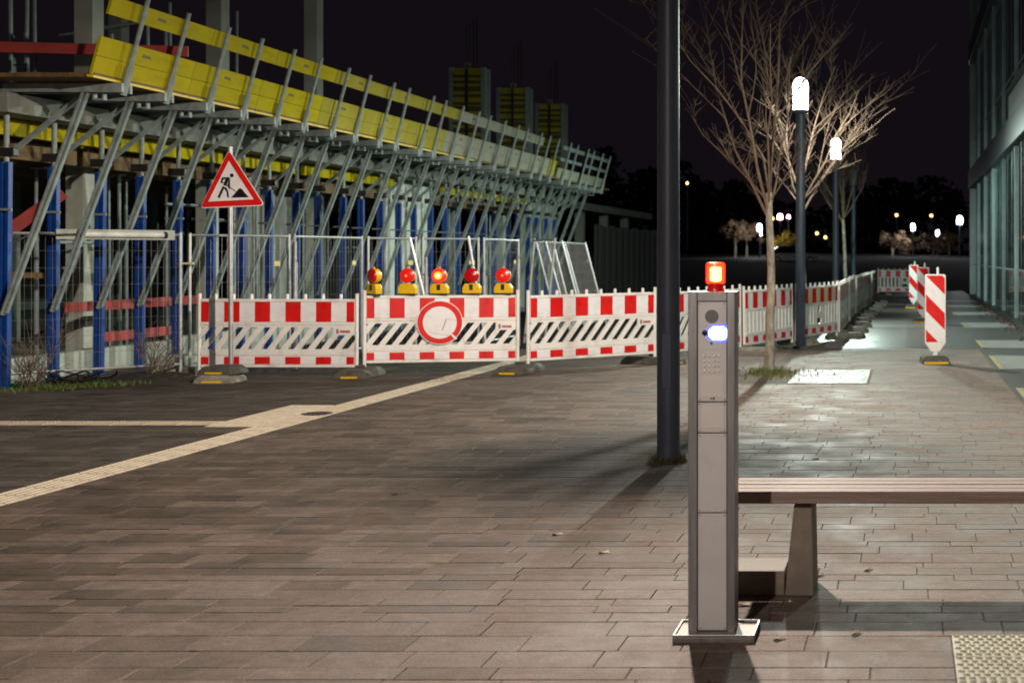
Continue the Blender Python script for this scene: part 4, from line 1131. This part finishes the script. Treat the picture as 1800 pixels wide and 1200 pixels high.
mound('dirt_mound', 'low mound of dark dirt beside the sign foot', -9.15, 17.55, .75, .35, .10, M['earth'], 'dirt')
mound('dirt_mound', 'dark dirt heap with cable in front of the low wall', -9.85, 16.95, .5, .25, .09, M['earth'], 'dirt')
cab = MB()
for k in range(3):
    c = Vector((-9.95+.1*k, 16.85+.05*k, .06)); pts = [c + Vector(((.28+.04*k)*math.cos(t*.45), .14*math.sin(t*.45), .04+.05*math.sin(t*.9+k))) for t in range(13)]
    cab.path(pts, [.012]*13, 5)
tag(cab.build('cable_coil', M['cover']), 'black cable coil lying at the foot of the low wall', 'cable')

# ================================================================== TREES (bare)
def grow(mb, p, d, length, r, depth, rr, up=.25, spread=.6, seg=5, kids_=(4, 6)):
    pts = [p.copy()]; rads = [r]; d = d.normalized()
    for k in range(seg):
        d = (d + Vector((rr.gauss(0, .14), rr.gauss(0, .14), rr.gauss(0, .08) + up*.22))).normalized()
        p = p + d * (length/seg); pts.append(p.copy()); rads.append(max(.0028, r*(1-.72*(k+1)/seg)))
    mb.path(pts, rads, 6 if r > .02 else (4 if r > .008 else 3))
    if depth == 0:
        return
    for c in range(rr.randint(*kids_)):
        f = rr.uniform(.22, .98); i = min(int(f*seg), seg-1); q = pts[i].lerp(pts[i+1], f*seg-i)
        base = (pts[i+1]-pts[i]).normalized()
        a = rr.uniform(0, 6.283); side = base.orthogonal().normalized(); side = (Matrix.Rotation(a, 3, base) @ side)
        nd_ = (base + side*spread*rr.uniform(.6, 1.3) + Vector((0,0,up*.35))).normalized()
        grow(mb, q, nd_, length*rr.uniform(.38, .62), rads[i]*.55, depth-1, rr, up, spread, max(3, seg-1), kids_ if depth > 1 else (1, 3))
    for c in range(int(length/.085)):      # short spurs
        f = rr.uniform(.12, 1); i = min(int(f*seg), seg-1); q = pts[i].lerp(pts[i+1], f*seg-i); a = rr.uniform(0, 6.283); l_ = rr.uniform(.04, .26)
        mb.path([q, q + Vector((math.cos(a)*l_*.7, math.sin(a)*l_*.7, l_*.75))], [.0042, .0024], 3)
def tree(label, x, y, hfork, r, limbs, seed, lean=(0,0), scale=1, name='bare_tree', trunk_mat='bark', depth=2, group=None, kk=(3, 5)):
    rr = random.Random(seed)
    t = thing(name, label, 'tree', (x, y, -.01), group=group)
    tp = []
    for k in range(8):
        f = k/7; tp.append(Vector((lean[0]*f + rr.gauss(0, .012), lean[1]*f + rr.gauss(0, .012), hfork*f)))
    MB().path(tp, [r*1.35, r*1.12] + [r*(1-.05*k) for k in range(6)], 12).build('trunk', M[trunk_mat], t, smooth=True)
    m = MB(); top = tp[-1]
    for (dx, dy, dz, ln, rad) in limbs:
        z0 = rr.uniform(-.35, .05) * scale
        grow(m, top + Vector((0, 0, min(0, z0))), Vector((dx, dy, dz)), ln*scale, rad*.62, depth, rr, kids_=kk)
    m.build('crown', M['twig'], t, smooth=True)
    return t
tree('bare tree with pale trunk growing from the soil pit', -1.745, 18.45, 2.35, .056,
     [(-.62, .1, 1.0, 2.6, .036), (-.38, -.3, 1.0, 2.9, .036), (.03, 0, 1.4, 3.4, .046), (.30, .25, 1.1, 2.1, .028), (-.2, .5, 1.1, 2.6, .03), (.14, -.45, 1.3, 2.5, .03), (-.75, .3, .8, 1.7, .026), (.30, -.2, .9, 1.1, .018)], 5, lean=(.0, .0))
tree('bare tree lit close by the lamp among its branches', -1.84, 26.2, 2.60, .055,
     [(-.6, .1, 1.05, 2.1, .034), (.6, -.1, 1.1, 2.3, .034), (-.35, -.4, 1.1, 2.4, .032), (.35, .4, 1.2, 2.6, .032), (.05, .1, 1.3, 2.6, .036), (.85, .2, .9, 1.4, .024), (-.6, .5, .8, 2.2, .03), (.5, -.5, 1.0, 2.4, .03)], 11, lean=(-.06, 0))
tree('slim bare tree behind the barrier line near the unlit lamp post', -1.76, 43.5, 2.65, .06,
     [(-.5, .1, 1.0, 2.2, .03), (.55, 0, 1.0, 2.2, .03), (.1, .2, 1.3, 2.5, .034), (-.8, -.2, .8, 2.0, .026), (.85, .1, .8, 1.9, .026), (-.1, -.4, 1.1, 2.1, .028), (.3, .5, 1, 2, .026)], 23, lean=(-.12, 0))
# dry shrub beside the plinth
def shrub(label, x, y, n, h, seed):
    rr = random.Random(seed); t = thing('dry_shrub', label, 'shrub', (x, y, -.01)); m = MB()
    for k in range(n):
        a = rr.uniform(0, 6.28); grow(m, Vector((g(.05), g(.05), 0)), Vector((math.cos(a)*.6, math.sin(a)*.4, 1)), rr.uniform(.5, 1)*h, .006, 1, rr, spread=.8)
    m.build('twigs', M['twig'], t); return t
shrub('dry leafless shrub at the end of the low wall', *W(275, 17.7), 12, .62, 3)
shrub('dry leafless shrub by the blue prop at the grass strip', *W(45, 16.2), 12, .6, 4)
shrub('thin dry sapling in front of the brown box', *W(66, 16.25), 5, .9, 8)

# ================================================================== GLASS OFFICE BUILDING
gb = thing('office_building', 'glass fronted office building with green tinted facade', 'building', (2.5, 10.4, 0))
bays = 31; bw = 1.36
rr = random.Random(3)
def storey(z0, z1, tag_):
    for k in range(bays):
        y0 = k*bw
        MB().box(.03, .045, y0+.035, y0+bw-.035, z0, z1).build('pane', M['pane'], gb)
        MB().box((-.02 if k % 3 == 1 else .026), .08, y0-.03, y0+.03, z0, z1).build('mullion', M['mullion'], gb, bevel=.004)
        MB().box(.0285, .06, y0+bw*.5-.012, y0+bw*.5+.012, z0, z1).build('mullion', M['mullion'], gb)
        ty = rr.random()
        m = MB()
        if ty < .45:      # vertical blinds
            for j in range(11):
                yy = y0 + .08 + j*.115; m.box(.18 + .03*(j % 2), .19 + .03*(j % 2), yy, yy+.085, z0+.05, z1-.03)
        elif ty < .62:     # venetian blind
            zz = z0 + .1
            while zz < z1 - .05:
                m.add([(.15, y0+.06, zz), (.15, y0+bw-.06, zz), (.20, y0+bw-.06, zz+.045), (.20, y0+.06, zz+.045)], [(0,1,2,3)]); zz += .075
        if m.v: m.build('blind', M['blind'], gb, kind='stuff')
    MB().box(-.09, .08, bays*bw-.05, bays*bw+.05, z0, z1).build('mullion', M['mullion'], gb, bevel=.004)
    MB().box(.027, .07, .04, bays*bw-.06, z0+(z1-z0)*.28-.02, z0+(z1-z0)*.28+.02).build('transom', M['mullion'], gb)
storey(.12, 4.0, 'g'); storey(4.66, 8.6, 'u'); storey(9.3, 13.0, 't')
MB().box(-.14, .3, -.1, bays*bw+.12, 4.005, 4.655).build('spandrel', M['band'], gb, bevel=.01)
MB().box(-.14, .3, -.1, bays*bw+.12, 8.605, 9.295).build('spandrel', M['band'], gb, bevel=.01)
MB().box(-.10, .3, -.1, bays*bw+.1, -.02, .115).build('plinth', M['band'], gb)
MB().box(.9, 1.0, -.1, bays*bw+.1, .12, 13).build('inner_wall', M['wall_in'], gb)
MB().box(.31, .89, bays*bw+.0, bays*bw+.1, .12, 13).build('end_wall', M['band'], gb)
MB().box(.31, 6, -.2, -.1, -.02, 13).build('end_wall', M['band'], gb)
# canopy blade crossing the upper facade
MB().bar((-.05, 17.8, 5.35), (-.05, 23.1, 5.35), .12, .10).build('sill_blade', M['band'], gb)
MB().box(-.045, .012, 17.6, 23.2, 4.67, 5.28).build('parapet_panel', M['slab'], gb, bevel=.004)
for k in range(24):   # leaf litter along the facade foot is loose stuff
    pass
lf = MB()
for k in range(420):
    x = 2.42 - abs(g(.16)); y = rnd.uniform(20, 46); s = rnd.uniform(.02, .05); a = rnd.uniform(0, 6.28)
    lf.add([(x+s*math.cos(a+q), y+s*math.sin(a+q)*1.2, .006+rnd.uniform(0, .03)) for q in (0, 1.57, 3.14, 4.71)], [(0,1,2,3)])
M['leaf'] = pm('fallen leaves', (0.16, 0.06, 0.03), (0.09, 0.04, 0.025), scale=9, rough=.8, bump=0)
o = lf.build('leaf_litter', M['leaf'], kind='stuff'); tag(o, 'brown leaf litter along the foot of the glass facade', 'leaves')
# scattered pale leaves on the pavement
M['leafp'] = pm('pale fallen leaf', (0.5, 0.43, 0.3), (0.36, 0.3, 0.2), scale=9, rough=.5, bump=0)
for k, (xp, yp) in enumerate(((1505, 1114), (1371, 1124), (1441, 1012), (1434, 807), (1062, 972), (694, 869), (1527, 1002), (1310, 1064), (980, 940))):
    Y = 3800/(yp-450); x = (xp-1590)*Y/2500
    m = MB(); n_ = 8
    m.v = [(.028*math.cos(6.283*i/n_)*(1+.3*(i % 2)), .016*math.sin(6.283*i/n_), .004+.006*math.sin(i*1.7)) for i in range(n_)]; m.f = [tuple(range(n_))]
    o = m.build('fallen_leaf', M['leafp' if xp != 694 else 'leaf']); o.location = (x, Y, .003); o.rotation_euler = (0, 0, rnd.uniform(0, 3)); 
    tag(o, 'small pale leaf lying on the paving stones' if xp != 694 else 'single dark leaf on the paving before the barriers', 'leaf', 'leaves on the paving')

# ================================================================== FAR STREET
FLG = 'distant street lamps'
M['far_l'] = lens_mat((0.80, 0.88, 1.0), 9)
M['far_p'] = em('distant pink light', (1.0, 0.42, 0.62), 22)
M['far_o'] = em('distant orange light', (1.0, 0.55, 0.18), 6)
def far_lamp(xp, yp, Y, label, mat='far_l', r=.21, h=.6, zg=1.3):
    x = (xp-1590)*Y/2500; z = 1.52 + (450-yp)*Y/2500
    t = thing('far_street_lamp', label, 'street lamp', (x, Y, zg), group=FLG)
    MB().tube((0,0,-.3), (0,0,z-zg-h/2), .06, n=6).build('pole', M['pole'], t)
    if mat == 'far_l':
        ld_ = bpy.data.lights.new('bulb', 'POINT'); ld_.energy = 420; ld_.color = (0.95, 0.95, 1.0); ld_.shadow_soft_size = .1
        lo = bpy.data.objects.new('bulb', ld_); col.objects.link(lo); lo.parent = t; lo.location = (0, 0, z-zg)
    MB().lathe((0,0,z-zg-h/2), [(r*.9, 0), (r, h*.3), (r, h*.7), (r*.55, h)], 12).build('lamp_glass', M[mat], t, smooth=True)
far_lamp(1335, 400, 118, 'distant bright lamp above the small trees left of the pale trunk')
far_lamp(1337, 411, 135, 'distant lamp just below the brighter one by the pale trunk', r=.12, h=.35)
far_lamp(1605, 399, 122, 'distant bright lamp by the brown bushes, left of its pair', r=.17)
far_lamp(1648, 410, 140, 'distant lamp standing in the brown trees', r=.17)
far_lamp(1687, 387, 105, 'distant lamp beside the end of the glass facade')
far_lamp(1371, 381, 160, 'distant pink light, the larger of the pink pair', 'far_p', r=.30, h=.6, zg=3.5)
far_lamp(1386, 381, 162, 'distant pink light, the smaller of the pink pair', 'far_p', r=.18, h=.4, zg=4)
far_lamp(1358, 384, 150, 'distant faint white light touching the pale trunk', 'far_o', r=.14, h=.3, zg=2)
far_lamp(1208, 322, 160, 'distant orange light behind the big lamp post', 'far_o', r=.12, h=.3, zg=2.5)
for xp, yp, Y in ((1436, 410, 164), (1451, 417, 164), (1576, 378, 165), (1637, 379, 165)):
    far_lamp(xp, yp, Y, 'tiny distant warm light on the dark hill', 'far_o', r=.15, h=.3, zg=5)
M['fy'] = pm('yellow autumn leaves', (0.42, 0.29, 0.03), (0.24, 0.15, 0.02), scale=2, rough=.8, bump=0)
M['fb'] = pm('brown autumn leaves', (0.26, 0.165, 0.09), (0.14, 0.09, 0.05), scale=2, rough=.8, bump=0)
def far_tree(xp, Y, label, mat, w, h, zb, n=900, seed=1, zg=1.3, group='distant trees'):
    rr = random.Random(seed); x = (xp-1590)*Y/2500
    t = thing('far_tree', label, 'tree', (x, Y, zg-.2), group=group)
    MB().path([(0,0,0), (.05,0,zb*.6), (0,0,zb+h*.5)], [.12, .1, .04], 6).build('trunk', M['bark'], t)
    m = MB()
    cl = [(rr.gauss(0, w*.28), rr.gauss(0, w*.22), zb + h*rr.uniform(.15, .9), rr.uniform(.25, .5)*h*.6) for _ in range(16)]
    for k in range(n):
        c = rr.choice(cl); u_ = Vector((rr.gauss(0, 1), rr.gauss(0, 1), rr.gauss(0, 1))).normalized()*c[3]*rr.random()**.4
        p = Vector(c[:3]) + u_; s = rr.uniform(.05, .11)
        a = Vector((rr.gauss(0,1), rr.gauss(0,1), rr.gauss(0,1))).normalized(); b2 = a.orthogonal().normalized()
        m.add([p-a*s, p+b2*s*.6, p+a*s, p-b2*s*.6], [(0,1,2,3)])
    m.build('crown', M[mat], t)
far_tree(1292, 121, 'distant brown tree farthest from the pale trunk', 'fb', 2.0, 1.8, 1.6, seed=1)
far_tree(1312, 122, 'distant brown tree beside the bright lamp', 'fb', 2.0, 2.0, 1.4, seed=2)
far_tree(1383, 121, 'distant yellow autumn tree between pale trunk and lamp post', 'fy', 2.2, 2.0, .5, n=1500, seed=3)
far_tree(1568, 124, 'distant brown bushy tree left of the lamp above the beacons', 'fb', 2.6, 1.8, .7, seed=4)
far_tree(1592, 128, 'distant brown bushy tree right under the lamp above the beacons', 'fb', 2.6, 1.6, .6, seed=5)
far_tree(1640, 138, 'distant brown tree with the lamp standing before it', 'fb', 2.4, 1.8, .9, seed=6)
far_tree(1668, 134, 'distant brown tree near the end of the glass facade', 'fb', 2.6, 2.0, .7, seed=7)
# far dark wood behind everything
M['wood_far'] = pm('dark foliage', (0.022, 0.022, 0.014), (0.010, 0.010, 0.007), scale=.4, rough=.95, spec=.05, bump=0)
wr = random.Random(17); wm_ = MB()
for k in range(150):
    cx = wr.uniform(-130, 45); cy = wr.uniform(170, 186); h_ = wr.uniform(5, 11) * (1 + .25*math.sin(cx*.12)); rw = wr.uniform(2.0, 4.0)
    for j in range(110):
        f = wr.random() ** .8; a = wr.uniform(0, 6.28); rr_ = rw * math.sqrt(max(0, 1-(2*f-.85)**2/1.4)) * wr.random()**.5
        p = Vector((cx + rr_*math.cos(a), cy + rr_*math.sin(a), 2 + h_*f)); s = wr.uniform(.25, .75)
        u1 = Vector((wr.gauss(0,1), wr.gauss(0,.4), wr.gauss(0,1))).normalized()*s; v1 = Vector((-u1.z, wr.gauss(0,.2), u1.x))*.6
        wm_.add([p-u1, p+v1, p+u1, p-v1], [(0,1,2,3)])
tag(wm_.build('far_wood', M['wood_far'], kind='stuff'), 'dark far wood closing the view behind the distant lamps', 'wood')
# parked car on the bank
cr = thing('parked_car', 'pale parked car on the dark bank behind the lamp post', 'car', ((1394-1590)*104/2500, 104, 1.23-.33), R(8))
M['carp'] = pm('pale car paint', (0.6, 0.6, 0.58), rough=.25, bump=0, coat=.8)
M['carg'] = pm('dark car glass', (0.02, 0.022, 0.025), rough=.08, bump=0)
MB().prism([(-1.9, -.8, .25), (1.9, -.8, .25), (1.95, -.8, .62), (1.6, -.8, .78), (.95, -.8, .84), (-1.75, -.8, .84), (-1.95, -.8, .6)], (0, 1.6, 0)).build('body', M['carp'], cr, bevel=.05)
MB().prism([(-1.65, -.7, .845), (.9, -.7, .845), (.35, -.62, 1.33), (-1.1, -.62, 1.33)], (0, 1.4, 0)).build('cabin', M['carg'], cr, bevel=.04)
MB().box(-1.05, .3, -.58, .74, 1.332, 1.36).build('roof', M['carp'], cr, bevel=.012)
for x in (-1.2, 1.2):
    for y_ in (-.82, .70):
        w1 = MB().tube((x, y_, .30), (x, y_+.14, .30), .30, n=18).build('wheel', M['cover'], cr)
        MB().tube((x, y_-.004, .30), (x, y_-.001, .30), .18, n=14).build('rim', M['galv'], w1)
